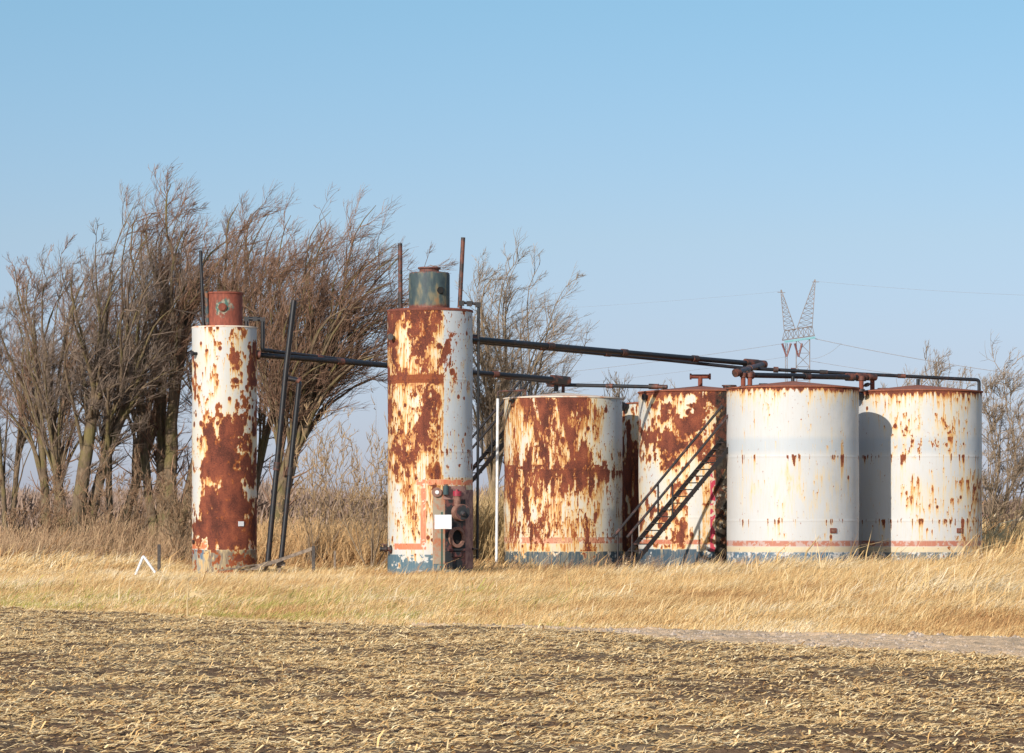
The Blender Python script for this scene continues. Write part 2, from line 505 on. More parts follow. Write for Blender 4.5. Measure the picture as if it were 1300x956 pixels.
# ------------------------------------------------------------------ straw on the soil
def strips(cx, cy, cz, yaw, length, width, pitch, curl, col, name, label):
    """bent strips, three stations each"""
    n = len(cx)
    d = np.stack([np.cos(yaw) * np.cos(pitch), np.sin(yaw) * np.cos(pitch), np.sin(pitch)], 1)
    sd = np.stack([-np.sin(yaw), np.cos(yaw), np.zeros(n)], 1)
    up = np.cross(d, sd)
    c = np.stack([cx, cy, cz], 1)
    V = np.zeros((n, 6, 3))
    for i, (t, k) in enumerate(((-0.5, 0.0), (0.0, 1.0), (0.5, 0.0))):
        ctr = c + d * (t * length)[:, None] + up * (curl * k * length)[:, None]
        w = width * (0.5 if i == 1 else 0.32)
        V[:, 2 * i] = ctr - sd * w[:, None]
        V[:, 2 * i + 1] = ctr + sd * w[:, None] + up * (w * 0.5)[:, None]
    Q = np.array([[0, 1, 3, 2], [2, 3, 5, 4]])
    Q = (Q[None] + (np.arange(n) * 6)[:, None, None]).reshape(-1, 4)
    C = np.repeat(col, 6, 0)
    o = link(name, make_mesh(name, V, Q, None, {'tint': C}), M['straw'])
    return tag(o, label, None, None, 'stuff')

def straw():
    g = np.random.default_rng(11)
    n = 700000
    y = 20 + (60 - 20) * g.random(n) ** 0.9
    x = g.uniform(-1, 1, n) * (650 / F * y + 3)
    den = fbm_xy(x, y, 1.3, 4, 0.6, g)
    streak = fbm_xy(x * 0.35, y, 0.8, 3, 0.6, g)
    den = 0.6 * den + 0.4 * streak
    k = ((y < soil_edge(x) + 0.4) | ((y < grass_edge(x) + 0.5) & (g.random(n) < 0.10))) & (g.random(n) < np.clip((den - 0.35) * 4.5, 0.24, 1.0))
    x, y = x[k], y[k]; n = len(x)
    z = soil_z(x, y)
    z = np.maximum(z, 0.01)
    L = np.exp(g.normal(-3.0, 0.46, n)).clip(0.02, 0.20)
    W = (0.004 + 0.019 * g.random(n) ** 1.8) * (0.7 + L * 2)
    pitch = g.normal(0, 0.20, n)
    up = g.random(n) < 0.006; pitch = np.where(up, g.uniform(0.4, 1.2, n), pitch)
    z = z + 0.012 + np.abs(np.sin(pitch)) * L * 0.45
    yaw = np.where(g.random(n) < 0.5, g.normal(0.25, 0.5, n), g.uniform(0, math.pi, n))
    pal = np.array([[0.68, 0.49, 0.25], [0.78, 0.61, 0.36], [0.52, 0.34, 0.16], [0.84, 0.71, 0.47], [0.30, 0.18, 0.09]])
    c = pal[g.choice(5, n, p=[0.33, 0.27, 0.2, 0.10, 0.10])] * g.uniform(0.8, 1.15, (n, 1)) * np.array([1.16, 1.06, 0.92])
    strips(x, y, z, yaw, L, W, pitch, g.normal(0.05, 0.1, n), c, 'corn_residue', 'yellow corn straw and husks strewn over the dark tilled soil')
straw()

# ------------------------------------------------------------------ grass
def grass_height(x, y):
    """mean blade length"""
    e = y - grass_edge(x)
    h = 0.13 + 0.17 * np.clip((e - 1) / 6, 0, 1)
    right = np.clip((x - 3.5) / 3.5, 0, 1)
    h = h + right * 0.16 * np.clip((e - 5) / 9, 0, 1)
    h = h - 0.06 * np.clip((y - 74) / 6, 0, 1) + 0.13 * np.clip((y - 79) / 3, 0, 1) * np.clip((x + 6) / 3, 0, 1)
    h = h + np.clip((x - 11.5) / 2.5, 0, 1) * 0.55 * np.clip((y - 82) / 6, 0, 1)
    far_left = np.clip((-9.5 - x) / 2, 0, 1)
    h = h + far_left * 0.25 * np.clip((y - 84) / 8, 0, 1)
    h = h + 0.24 * np.clip((y - 99) / 3, 0, 1)
    return h

def blades(n, ylo, yhi, wscale, seed, margin, hmul=1.0, minden=0.35, name='dry_grass', label='tall golden dry grass bent over by the wind around the tanks'):
    g = np.random.default_rng(seed)
    # even per area within the wedge
    y = np.sqrt(g.uniform(ylo ** 2, yhi ** 2, n))
    x = g.uniform(-1, 1, n) * (650 / F * y + margin)
    jit = g.normal(0, 0.25, n) + (fbm_xy(x, y, 0.9, 3, 0.6, g) - 0.5) * 2.2
    clump = fbm_xy(x, y, 0.55, 3, 0.6, g)
    patch = fbm_xy(x, y, 3.0, 4, 0.55, g)
    ok = (y + jit > grass_edge(x)) & (g.random(n) < np.clip((clump - 0.36) * 6, minden, 1))
    x, y, clump, patch = x[ok], y[ok], clump[ok], patch[ok]; n = len(x)
    h = grass_height(x, y) * hmul * (0.55 + 0.9 * clump) * g.uniform(0.6, 1.35, n) * (0.45 + 1.1 * patch)
    tall = g.random(n) < 0.012; h = np.where(tall, h * g.uniform(1.3, 1.9, n), h)
    lean = np.clip(g.normal(0.95, 0.38, n), -0.3, 1.7) * (0.55 + 0.9 * patch)
    az = g.normal(0.0, 0.55, n)
    dx, dy = np.cos(az), np.sin(az)
    w = wscale * g.uniform(0.6, 1.4, n) * (0.6 + 0.8 * h)
    fa = g.normal(0, 0.5, n)                      # blade face direction roughly across the view
    sx, sy = np.cos(fa), np.sin(fa)
    V = np.zeros((n, 5, 3))
    base = np.stack([x, y, np.zeros(n)], 1)
    mid = base + np.stack([dx * h * 0.32 * lean, dy * h * 0.32 * lean, h * 0.55 * np.ones(n)], 1)
    tip = base + np.stack([dx * h * 0.95 * lean, dy * h * 0.95 * lean, h * np.clip(1.02 - 0.30 * lean, 0.45, 1.1)], 1)
    S = np.stack([sx, sy, np.zeros(n)], 1) * (w * 0.5)[:, None]
    V[:, 0] = base - S; V[:, 1] = base + S
    V[:, 2] = mid - S * 0.85; V[:, 3] = mid + S * 0.85; V[:, 4] = tip
    i = (np.arange(n) * 5)[:, None]
    Qd = np.array([[0, 1, 3, 2]]) + i
    Tr = np.array([[2, 3, 4]]) + i
    pal = np.array([[0.82, 0.58, 0.28], [0.88, 0.68, 0.39], [0.68, 0.42, 0.18], [0.92, 0.76, 0.52], [0.46, 0.25, 0.11]])
    p2 = g.random(n) * 0.45 + 0.55 * np.clip((0.6 * patch + 0.4 * fbm_xy(x, y, 1.1, 3, 0.6, g) - 0.5) * 2.4 + 0.5, 0, 1)
    ci = np.digitize(p2, [0.30, 0.50, 0.72, 0.80])
    order = np.array([4, 2, 0, 1, 3])
    c = pal[order[np.clip(ci, 0, 4)]] * g.uniform(0.8, 1.15, (n, 1))
    # green regrowth close to the field edge, on the left and middle
    gp = fbm_xy(x, y, 1.5, 3, 0.6, g)
    near = np.clip((70 - y) / 8, 0, 1) * np.clip((1.8 - x) / 2.5, 0, 1)
    gr = (g.random(n) < np.clip((gp - 0.50) * 4.5, 0, 1) * near * 0.55 + 0.03 * near)
    c = np.where(gr[:, None], np.array([0.46, 0.42, 0.11]) * g.uniform(0.7, 1.2, (n, 1)), c)
    # reddish weeds behind the left column
    red = np.clip((y - 97) / 3, 0, 1) * np.clip((2 - x) / 3, 0, 1) * (patch > 0.45)
    c = np.where((g.random(n) < red * 0.7)[:, None], np.array([0.40, 0.22, 0.10]) * g.uniform(0.7, 1.3, (n, 1)), c)
    C = np.repeat(c, 5, 0)
    o = link(name, make_mesh(name, V, Qd, Tr, {'tint': C}), M['blade'])
    return tag(o, label, None, None, 'stuff')
blades(950000, 40, 86, 0.013, 21, 3.5, minden=0.28)
blades(240000, 86, 116, 0.026, 22, 4.0, minden=0.5, name='tall_dry_grass', label='tall golden and rust brown grass growing behind the tanks')
blades(90000, 116, 300, 0.09, 23, 8.0, 0.9, minden=0.7, name='far_dry_grass', label='far golden dry grass reaching towards the horizon')

# ------------------------------------------------------------------ bare trees
def tubes_multi(Pt, R, sides):
    """Pt (N,K,3), R (N,K)"""
    N, K, _ = Pt.shape
    T = np.zeros_like(Pt)
    T[:, 1:-1] = Pt[:, 2:] - Pt[:, :-2]; T[:, 0] = Pt[:, 1] - Pt[:, 0]; T[:, -1] = Pt[:, -1] - Pt[:, -2]
    T /= np.linalg.norm(T, axis=2, keepdims=True) + 1e-9
    ref = np.where(np.abs(T[:, :1, 2:3]) < 0.85, np.array([0, 0, 1.0]), np.array([1.0, 0, 0]))
    ref = np.broadcast_to(ref, T.shape)
    u = np.cross(T, ref); u /= np.linalg.norm(u, axis=2, keepdims=True) + 1e-9
    w = np.cross(T, u)
    an = np.arange(sides) / sides * 2 * math.pi
    V = Pt[:, :, None] + R[:, :, None, None] * (np.cos(an)[None, None, :, None] * u[:, :, None] + np.sin(an)[None, None, :, None] * w[:, :, None])
    k = np.arange(sides)
    q = []
    for i in range(K - 1):
        q.append(np.stack([i * sides + k, i * sides + (k + 1) % sides, (i + 1) * sides + (k + 1) % sides, (i + 1) * sides + k], 1))
    q = np.concatenate(q)
    Q = (q[None] + (np.arange(N) * K * sides)[:, None, None]).reshape(-1, 4)
    return V.reshape(-1, 3), Q

def grow(start, d, L, r0, K, g, jit, trop, r_end=0.35):
    """vectorised branch paths"""
    n = len(start)
    Pt = np.zeros((n, K + 1, 3)); Pt[:, 0] = start
    d = d / np.linalg.norm(d, axis=1, keepdims=True)
    for i in range(K):
        d = d + g.normal(0, jit, (n, 3)) + np.asarray(trop)
        d /= np.linalg.norm(d, axis=1, keepdims=True)
        Pt[:, i + 1] = Pt[:, i] + d * (L / K)[:, None]
    R = r0[:, None] * np.linspace(1, r_end, K + 1)[None]
    return Pt, R

def spawn(Pt, R, per, t0, ang, g, Lf, K, jit, trop, rf=0.55, r_end=0.35, Lbase=None, flat=1.0, rmin=0.004, mult=None):
    N, K1, _ = Pt.shape
    cnt = g.poisson(per, N) if mult is None else g.poisson(per * mult)
    pi = np.repeat(np.arange(N), cnt)
    t = (t0 + (1 - t0) * g.random(len(pi))) * (K1 - 1 - 1e-4)
    i0 = t.astype(int); f = (t - i0)[:, None]
    a, b = Pt[pi, i0], Pt[pi, i0 + 1]
    st = a + (b - a) * f
    d = b - a; d /= np.linalg.norm(d, axis=1, keepdims=True)
    rnd = g.normal(0, 1, d.shape); rnd -= d * (rnd * d).sum(1, keepdims=True); rnd /= np.linalg.norm(rnd, axis=1, keepdims=True)
    an = g.normal(ang, 0.16, len(pi))[:, None]
    nd = d * np.cos(an) + rnd * np.sin(an)
    PL = np.linalg.norm(np.diff(Pt, axis=1), axis=2).sum(1)
    rel = t / (K1 - 1)
    L = (PL[pi] if Lbase is None else Lbase) * Lf * (1.15 - 0.65 * rel) * g.uniform(0.6, 1.25, len(pi))
    rr = np.maximum((R[pi, i0] * (1 - f[:, 0]) + R[pi, i0 + 1] * f[:, 0]) * rf * g.uniform(0.7, 1.0, len(pi)), rmin)
    return grow(st, nd, L, rr, K, g, jit, trop, r_end)

def bez(st, d0, tgt, g, K, wander, sweep=0.0):
    """limbs that leave along d0 and bend to their targets"""
    n = len(st); L = np.linalg.norm(tgt - st, axis=1)[:, None]
    c1 = st + d0 * L * g.uniform(0.28, 0.5, (n, 1)); c2 = st + (tgt - st) * 0.68 + np.array([-0.16 * sweep, 0, 0.06 + 0.05 * sweep]) * L + g.normal(0, 0.05, (n, 3)) * L
    t = np.linspace(0, 1, K + 1)[None, :, None]
    a, b, c, d = st[:, None], c1[:, None], c2[:, None], tgt[:, None]
    Pt = (1 - t) ** 3 * a + 3 * (1 - t) ** 2 * t * b + 3 * (1 - t) * t * t * c + t ** 3 * d
    wn_ = np.cumsum(g.normal(0, wander, (n, K + 1, 3)), axis=1) * L[:, None] * t * (1.3 - t)
    return Pt + wn_

def tree(name, x, Y, H, r, seed, label, stems=None, crown=None, wind=0.5, dens=1.0, lowest=0.3, spread=0.75, twig_col=((0.15, 0.10, 0.075), (0.27, 0.175, 0.12)),
         bark='bark', group=None, kind_cat='tree', limbs=26, limb=0.62, up=0.10, twig_r=0.0055):
    g = np.random.default_rng(seed)
    root = empty(name, (x, Y, 0), label, kind_cat, group)
    stems = stems or [(0.0, 0.0, 1.0, 1.0)]
    S = np.array(stems, float); n = len(S)
    st = np.zeros((n, 3)); st[:, 0] = S[:, 0] * r * 1.2; st[:, 2] = -0.1
    w = np.array([wind, wind * 0.15, 0])
    if crown:      # crown: middle x, middle height, half width, half height, all in metres from the foot
        cx, cz, rx, rz = crown
        C = np.array([cx, 0, cz]); RR = np.array([rx, rx * 0.8, rz])
        top = C + np.stack([S[:, 0] * rx, S[:, 1] * rx * 2, (S[:, 2] - 0.80) * rz], 1)
        P0 = bez(st, np.tile([0.0, 0, 1.0], (n, 1)) + np.stack([S[:, 0] * 0.3, S[:, 1], np.zeros(n)], 1), top, g, 12, 0.010)
        R0 = (r * S[:, 3])[:, None] * np.linspace(1, 0.42, 13)[None]
        m = int(limbs * 1.75 * max(1, n * 0.5))
        # targets spread over the crown's shell and inside
        u = g.normal(0, 1, (m * 3, 3)); u /= np.linalg.norm(u, axis=1, keepdims=True)
        u = u[u[:, 2] > -0.72][:m]; m = len(u)
        tg = C + u * RR * 0.93 * (1 - 0.48 * g.random((m, 1)) ** 1.5)
        # nearest stem by x, start lower for outer low targets
        si = np.argmin(np.abs(top[None, :, 0] - tg[:, 0:1]) + g.random((m, n)) * rx * 0.4, axis=1)
        tt = np.clip(0.50 + 0.40 * u[:, 2] + g.normal(0, 0.17, m), lowest, 0.99) * 12 * 0.9999
        i0 = tt.astype(int); f = (tt - i0)[:, None]
        a = P0[si, i0]; b = P0[si, i0 + 1]; sp = a + (b - a) * f
        d = b - a; d /= np.linalg.norm(d, axis=1, keepdims=True)
        out = tg - sp; out /= np.linalg.norm(out, axis=1, keepdims=True) + 1e-9
        d = d * 0.55 + out * 0.75 + np.array([0, 0, 0.35])
        d /= np.linalg.norm(d, axis=1, keepdims=True)
        P1 = bez(sp, d, tg, g, 10, 0.014, wind)
        R1 = (R0[si, i0] * g.uniform(0.22, 0.60, m)).clip(0.02)[:, None] * (np.linspace(1, 0.0, 11) ** 0.8 * 0.84 + 0.16)[None]
        inside = lambda A, k: (((A[:, -1] - C) / RR) ** 2).sum(1) < k
    else:
        d0 = np.stack([S[:, 0], S[:, 1], np.ones(n)], 1)
        P0, R0 = grow(st, d0, S[:, 2] * H * 0.80, r * S[:, 3], 12, g, 0.055, (0.02 * wind, 0, 0.015), 0.12)
        P1, R1 = spawn(P0, R0, 11 * (0.6 + 0.4 * dens), lowest, spread, g, limb * 0.92, 10, 0.10, w * 0.03 + np.array([0, 0, up * 0.6]), 0.62, 0.16)
        inside = lambda A, k: np.ones(len(A), bool)
    P2, R2 = spawn(P1, R1, (7.5 if crown else 11) * dens, 0.22, 0.72, g, 0.36, 7, 0.16, w * 0.06 + np.array([0, 0, up * 0.6]), 0.55, 0.25, rmin=0.014)
    k = inside(P2, 1.10 + 0.35 * g.random(len(P2))); P2, R2 = P2[k], R2[k]
    P3, R3 = spawn(P2, R2, 5.8 * dens, 0.10, 0.62, g, 0.62, 5, 0.11, w * 0.10 + np.array([0, 0, up]), 0.6, 0.4, rmin=twig_r * 1.3)
    P2b, R2b = spawn(P0, R0, 20 * dens, 0.15, 0.9, g, 0.16, 6, 0.14, w * 0.07 + np.array([0, 0, up]), 0.25, 0.3, rmin=0.010)
    P3b, R3b = spawn(P2b, R2b, 6 * dens, 0.1, 0.66, g, 0.5, 5, 0.13, w * 0.12 + np.array([0, 0, up]), 0.6, 0.4, rmin=twig_r)
    P3 = np.concatenate([P3, P3b]); R3 = np.concatenate([R3, R3b])
    k = inside(P3, 1.25 + 0.35 * g.random(len(P3))); P3, R3 = P3[k], R3[k]
    P4, R4 = spawn(P3, R3, 4.0 * dens, 0.05, 0.60, g, 0.72, 3, 0.10, w * 0.20 + np.array([0, 0, up * 1.3]), 0.7, 0.45, rmin=twig_r)
    mb = MB()
    for A, B, sd in ((P0, R0, 10), (P1, R1, 6)):
        v, q = tubes_multi(A, B, sd); mb.add(v, q)
    link('trunk', make_mesh('trunk', np.concatenate(mb.V), np.concatenate(mb.Q), smooth=True), M[bark], root)
    Vs, Qs, Cs, n0 = [], [], [], 0
    for A, B, sd in ((P2, R2, 4), (P2b, R2b, 4), (P3, R3, 3), (P4, R4, 3)):
        if not len(A): continue
        v, q = tubes_multi(A, B, sd)
        Vs.append(v); Qs.append(q + n0); n0 += len(v)
        c = np.array(twig_col[0]) + (np.array(twig_col[1]) - np.array(twig_col[0])) * g.random((len(A), 1))
        c = c * g.uniform(0.7, 1.25, (len(A), 1))
        Cs.append(np.repeat(c, A.shape[1] * sd, 0))
    link('crown', make_mesh('crown', np.concatenate(Vs), np.concatenate(Qs), None, {'tint': np.concatenate(Cs)}), M['twig'], root)
    return root

TG = 'wind swept bare trees behind the tanks'
def T(xp, Y, top, r, seed, label, **kw):
    H = pz(top, Y)
    tree(kw.pop('name', 'bare_tree'), px(xp, Y), Y, H, r, seed, label, **kw)
RB = ((0.16, 0.098, 0.07), (0.33, 0.195, 0.125))
GB = ((0.14, 0.105, 0.085), (0.29, 0.215, 0.16))
TB = ((0.22, 0.16, 0.11), (0.38, 0.28, 0.19))
def CT(xp, Y, crown_px, r, seed, label, **kw):
    cxp, cyp, rxp, ryp = crown_px
    k = Y / F
    tree('bare_tree', px(xp, Y), Y, 10, r, seed, label, crown=((cxp - xp) * k, pz(cyp, Y), rxp * k, ryp * k), group=TG, **kw)
CT(10, 118, (14, 472, 78, 130), 0.13, 31, 'small slender bare tree at the far left edge of the photo', stems=[(-0.25, 0, 0.6, 0.8), (0.25, 0.1, 0.8, 1)], wind=0.4, limbs=16, twig_col=GB)
CT(66, 112, (62, 430, 98, 155), 0.19, 32, 'bare tree with a straight reddish trunk left of the thickest leaning trunk', stems=[(-0.2, 0, 0.9, 1.0), (0.3, 0.1, 0.7, 0.8)], wind=0.5, limbs=20, dens=0.95, twig_col=RB)
CT(96, 108, (128, 408, 125, 174), 0.29, 33, 'thick bare tree forking low and leaning left over brown brush', stems=[(0.0, 0, 0.7, 1.0), (-0.55, 0, 0.5, 0.7), (0.45, 0.1, 0.6, 0.75)], wind=0.7, limbs=20, twig_col=GB)
CT(148, 116, (186, 400, 112, 172), 0.20, 34, 'bare tree with slim curved stems between the leaning tree and the tallest tree', stems=[(0.15, 0, 0.7, 1.0), (-0.35, 0, 0.6, 0.7)], wind=0.7, limbs=20, dens=0.9, twig_col=RB)
CT(212, 110, (236, 378, 128, 170), 0.27, 35, 'tallest bare tree whose many stems fan out left of the slim column tank', stems=[(-0.6, 0, 0.7, 0.7), (-0.2, 0.1, 0.9, 0.9), (0.12, 0, 0.8, 1.0), (0.5, 0.1, 0.7, 0.7)], wind=0.85, limbs=17, twig_col=RB)
CT(302, 116, (324, 400, 118, 168), 0.22, 36, 'bare tree rising directly behind the slim column tank', stems=[(0.05, 0, 0.6, 1.0), (-0.4, 0.1, 0.55, 0.8), (0.45, 0, 0.6, 0.7)], wind=0.85, limbs=18, twig_col=RB)
CT(352, 108, (430, 388, 140, 150), 0.25, 37, 'mossy bare tree leaning right with sweeping limbs between the two column tanks', stems=[(-0.22, 0, 0.35, 1.0), (0.15, 0.1, 0.3, 0.75), (-0.5, 0.1, 0.5, 0.6)], wind=1.0, limbs=38, lowest=0.45, twig_col=RB)
CT(622, 114, (656, 436, 98, 132), 0.21, 38, 'pale bare tree with a mossy trunk behind the wide column tank', stems=[(-0.15, 0, 0.4, 1.0), (0.3, 0.1, 0.3, 0.8)], wind=0.8, limbs=26, lowest=0.35, twig_col=TB, bark='bark_pale')
CT(1258, 104, (1296, 548, 72, 124), 0.075, 39, 'thin arching bare tree right of the white tanks', stems=[(0.2, 0, 0.6, 1.0), (-0.35, 0, 0.5, 0.8), (0.6, 0, 0.5, 0.8)], wind=0.7, dens=0.95, limbs=15, lowest=0.15, twig_col=TB, bark='bark_pale', twig_r=0.006)
CT(1186, 118, (1190, 508, 66, 82), 0.07, 40, 'spindly bare tree top showing above the rightmost white tank', stems=[(0.1, 0, 0.8, 1.0), (-0.4, 0, 0.6, 0.8), (0.5, 0, 0.6, 0.8)], wind=0.5, dens=0.75, limbs=15, twig_col=TB, bark='bark_pale', up=0.16)
CT(778, 118, (782, 512, 34, 50), 0.045, 41, 'spindly young tree top above the gap right of the widest rusty tank', stems=[(0.1, 0, 0.9, 1.0), (-0.4, 0, 0.7, 0.8), (0.5, 0, 0.8, 0.8)], wind=0.3, dens=0.55, limbs=12, twig_col=TB, bark='bark_pale', up=0.18)
CT(850, 124, (852, 515, 34, 40), 0.04, 42, 'faint thin tree top left of the tank with the T shaped vent', stems=[(0.3, 0, 0.9, 1.0), (-0.3, 0, 0.8, 0.8)], wind=0.4, dens=0.5, limbs=10, twig_col=TB, bark='bark_pale', up=0.18)

# multi-stem shrubs between the columns
SG = 'bare shrubs in the gap between the two column tanks'
def shrub(xp, Y, top, seed, label, n=9, spread=0.35, dens=0.62, group=SG, col=((0.30, 0.19, 0.10), (0.46, 0.32, 0.18))):
    g = np.random.default_rng(seed)
    stems = [(g.normal(0.05, spread), g.normal(0, 0.2), g.uniform(0.6, 1.05), g.uniform(0.6, 1)) for _ in range(n)]
    T(xp, Y, top, 0.028, seed, label, stems=stems, wind=0.35, dens=dens * 0.45, lowest=0.15, spread=0.5, twig_col=col, bark='bark_pale', group=group, name='bare_shrub', kind_cat='shrub', up=0.15, twig_r=0.0055)
shrub(398, 101, 560, 51, 'low tan shrub just right of the two slanting black pipes')
shrub(432, 103, 492, 52, 'bare shrub in the middle of the gap between the two column tanks', 7)
shrub(470, 100, 478, 53, 'tall bare shrub close against the left side of the wide column tank', 9)
shrub(505, 105, 500, 54, 'bare shrub mostly hidden behind the wide column tank', 7)
shrub(335, 104, 600, 55, 'small bare shrub right behind the slim column tank', 8)
shrub(1282, 100, 585, 56, 'low wiry shrub at the right edge of the photo', 6, 0.4, 0.45, 'wiry shrubs right of the tanks')
shrub(150, 104, 545, 57, 'round bare shrub in front of the tree trunks on the left', 11, 0.4, 0.9, 'bare shrubs under the left trees', ((0.22, 0.13, 0.08), (0.34, 0.22, 0.13)))
shrub(238, 102, 560, 58, 'tangled shrub touching the left side of the slim column tank', 12, 0.35, 1.0, 'bare shrubs under the left trees', ((0.22, 0.14, 0.08), (0.34, 0.22, 0.13)))
shrub(30, 106, 585, 59, 'bare brown shrub under the small tree at the left edge', 10, 0.4, 0.9, 'bare shrubs under the left trees', ((0.22, 0.13, 0.08), (0.34, 0.21, 0.12)))

def thicket(name, label, n, xlo, xhi, ylo, yhi, hfun, seed, c0, c1, r=0.008, twigs=5):
    g = np.random.default_rng(seed)
    Y = g.uniform(ylo, yhi, n); X = px(g.uniform(xlo, xhi, n), Y)
    h = hfun(X, Y, g) * g.uniform(0.45, 1.15, n)
    st = np.stack([X, Y, np.zeros(n)], 1)
    d = np.stack([g.normal(0.18, 0.3, n), g.normal(0, 0.2, n), np.ones(n)], 1)
    A, B = grow(st, d, h, np.full(n, r), 4, g, 0.09, (0.05, 0, 0), 0.5)
    A2, B2 = spawn(A, B, twigs, 0.25, 0.5, g, 0.33, 3, 0.12, (0.08, 0, 0.04), 0.8, 0.5, rmin=r * 0.6)
    Vs, Qs, Cs, n0 = [], [], [], 0
    for a, b in ((A, B), (A2, B2)):
        v, q = tubes_multi(a, b, 3)
        Vs.append(v); Qs.append(q + n0); n0 += len(v)
        c = (np.array(c0) + (np.array(c1) - np.array(c0)) * g.random((len(a), 1))) * g.uniform(0.7, 1.25, (len(a), 1))
        Cs.append(np.repeat(c, a.shape[1] * 3, 0))
    o = link(name, make_mesh(name, np.concatenate(Vs), np.concatenate(Qs), None, {'tint': np.concatenate(Cs)}), M['twig'])
    return tag(o, label, None, None, 'stuff')
thicket('brown_underbrush', 'dense reddish brown brush under the bare trees on the left', 9000, -60, 262, 101, 116,
        lambda X, Y, g: 0.45 + 1.7 * fbm_xy(X, Y, 2.2, 3, 0.6, g), 61, (0.32, 0.19, 0.11), (0.55, 0.38, 0.22))
thicket('weed_stalks', 'dense upright tan weed stalks between the two column tanks', 5600, 300, 500, 101, 112,
        lambda X, Y, g: 0.7 + 1.35 * fbm_xy(X, Y, 1.5, 3, 0.6, g), 62, (0.50, 0.28, 0.12), (0.72, 0.50, 0.26))
thicket('tan_reeds', 'tall upright tan reeds between the wide column tank and the widest rusty tank', 3000, 585, 700, 101, 110,
        lambda X, Y, g: 1.5 + 1.6 * fbm_xy(X, Y, 1.5, 3, 0.6, g), 63, (0.42, 0.28, 0.13), (0.60, 0.43, 0.22), 0.010, 3)
thicket('right_weeds', 'thin golden weeds standing right of the rightmost tank', 900, 1225, 1340, 88, 106,
        lambda X, Y, g: 0.8 + 0.8 * fbm_xy(X, Y, 1.5, 3, 0.6, g), 64, (0.42, 0.24, 0.10), (0.60, 0.40, 0.18), 0.006, 3)
thicket('base_weeds', 'dark straggly weeds around the feet of the tanks', 900, 540, 1260, 84.5, 88,
        lambda X, Y, g: 0.45 + 0.5 * fbm_xy(X, Y, 1.5, 3, 0.6, g), 65, (0.20, 0.12, 0.08), (0.42, 0.28, 0.17), 0.006, 4)

# distant woods: a belt of small bare clumps
def woods(name, label, x0, x1, Y0, Y1, h0, seed, n, cols, wk=1.0):
    g = np.random.default_rng(seed)
    X = g.uniform(x0, x1, n); Y = g.uniform(Y0, Y1, n)
    top = h0 * (0.45 + 0.9 * fbm_xy(X, Y, 12.0, 4, 0.6, g))
    Z = top * g.random(n) ** 0.7
    s = g.uniform(0.05, 0.24, n) * wk
    d = np.stack([g.normal(0.2, 0.35, n), g.normal(0, 0.35, n), np.ones(n)], 1); d /= np.linalg.norm(d, axis=1, keepdims=True)
    side = np.stack([np.ones(n), g.normal(0, 0.6, n), np.zeros(n)], 1)
    c = np.stack([X, Y, Z], 1)
    L = (0.8 + 1.4 * g.random(n))
    V = np.zeros((n, 3, 3)); V[:, 0] = c - side * (s * 0.5)[:, None]; V[:, 1] = c + side * (s * 0.5)[:, None]; V[:, 2] = c + d * L[:, None]
    C = np.array(cols[0]) + (np.array(cols[1]) - np.array(cols[0])) * g.random((n, 1))
    C = np.repeat(C * g.uniform(0.8, 1.2, (n, 1)), 3, 0)
    o = link(name, make_mesh(name, V, None, np.arange(n * 3).reshape(-1, 3), {'tint': C}), M['twig'])
    return tag(o, label, None, None, 'stuff')
woods('distant_woods', 'low belt of far bare woods along the horizon', -170, 190, 820, 900, 6.0, 71, 90000, ((0.22, 0.155, 0.15), (0.32, 0.24, 0.22)), 2.0)
woods('distant_thicket', 'far brown thicket on the horizon right of the tanks', 44, 110, 330, 352, 2.6, 72, 34000, ((0.18, 0.11, 0.09), (0.28, 0.19, 0.14)))
woods('left_thicket', 'far brown thicket on the horizon behind the left trees', -60, 6, 300, 330, 3.6, 73, 50000, ((0.24, 0.16, 0.12), (0.36, 0.26, 0.20)))

# ------------------------------------------------------------------ tank shells
WHITE = np.array([0.565, 0.56, 0.545])
RED = np.array([0.50, 0.13, 0.07])
BLUE = np.array([0.07, 0.14, 0.21])

def tank_frame(cx, Y):
    n = math.hypot(cx, Y)
    toward = np.array([-cx / n, -Y / n, 0]); right = np.array([Y / n, -cx / n, 0])
    return toward, right

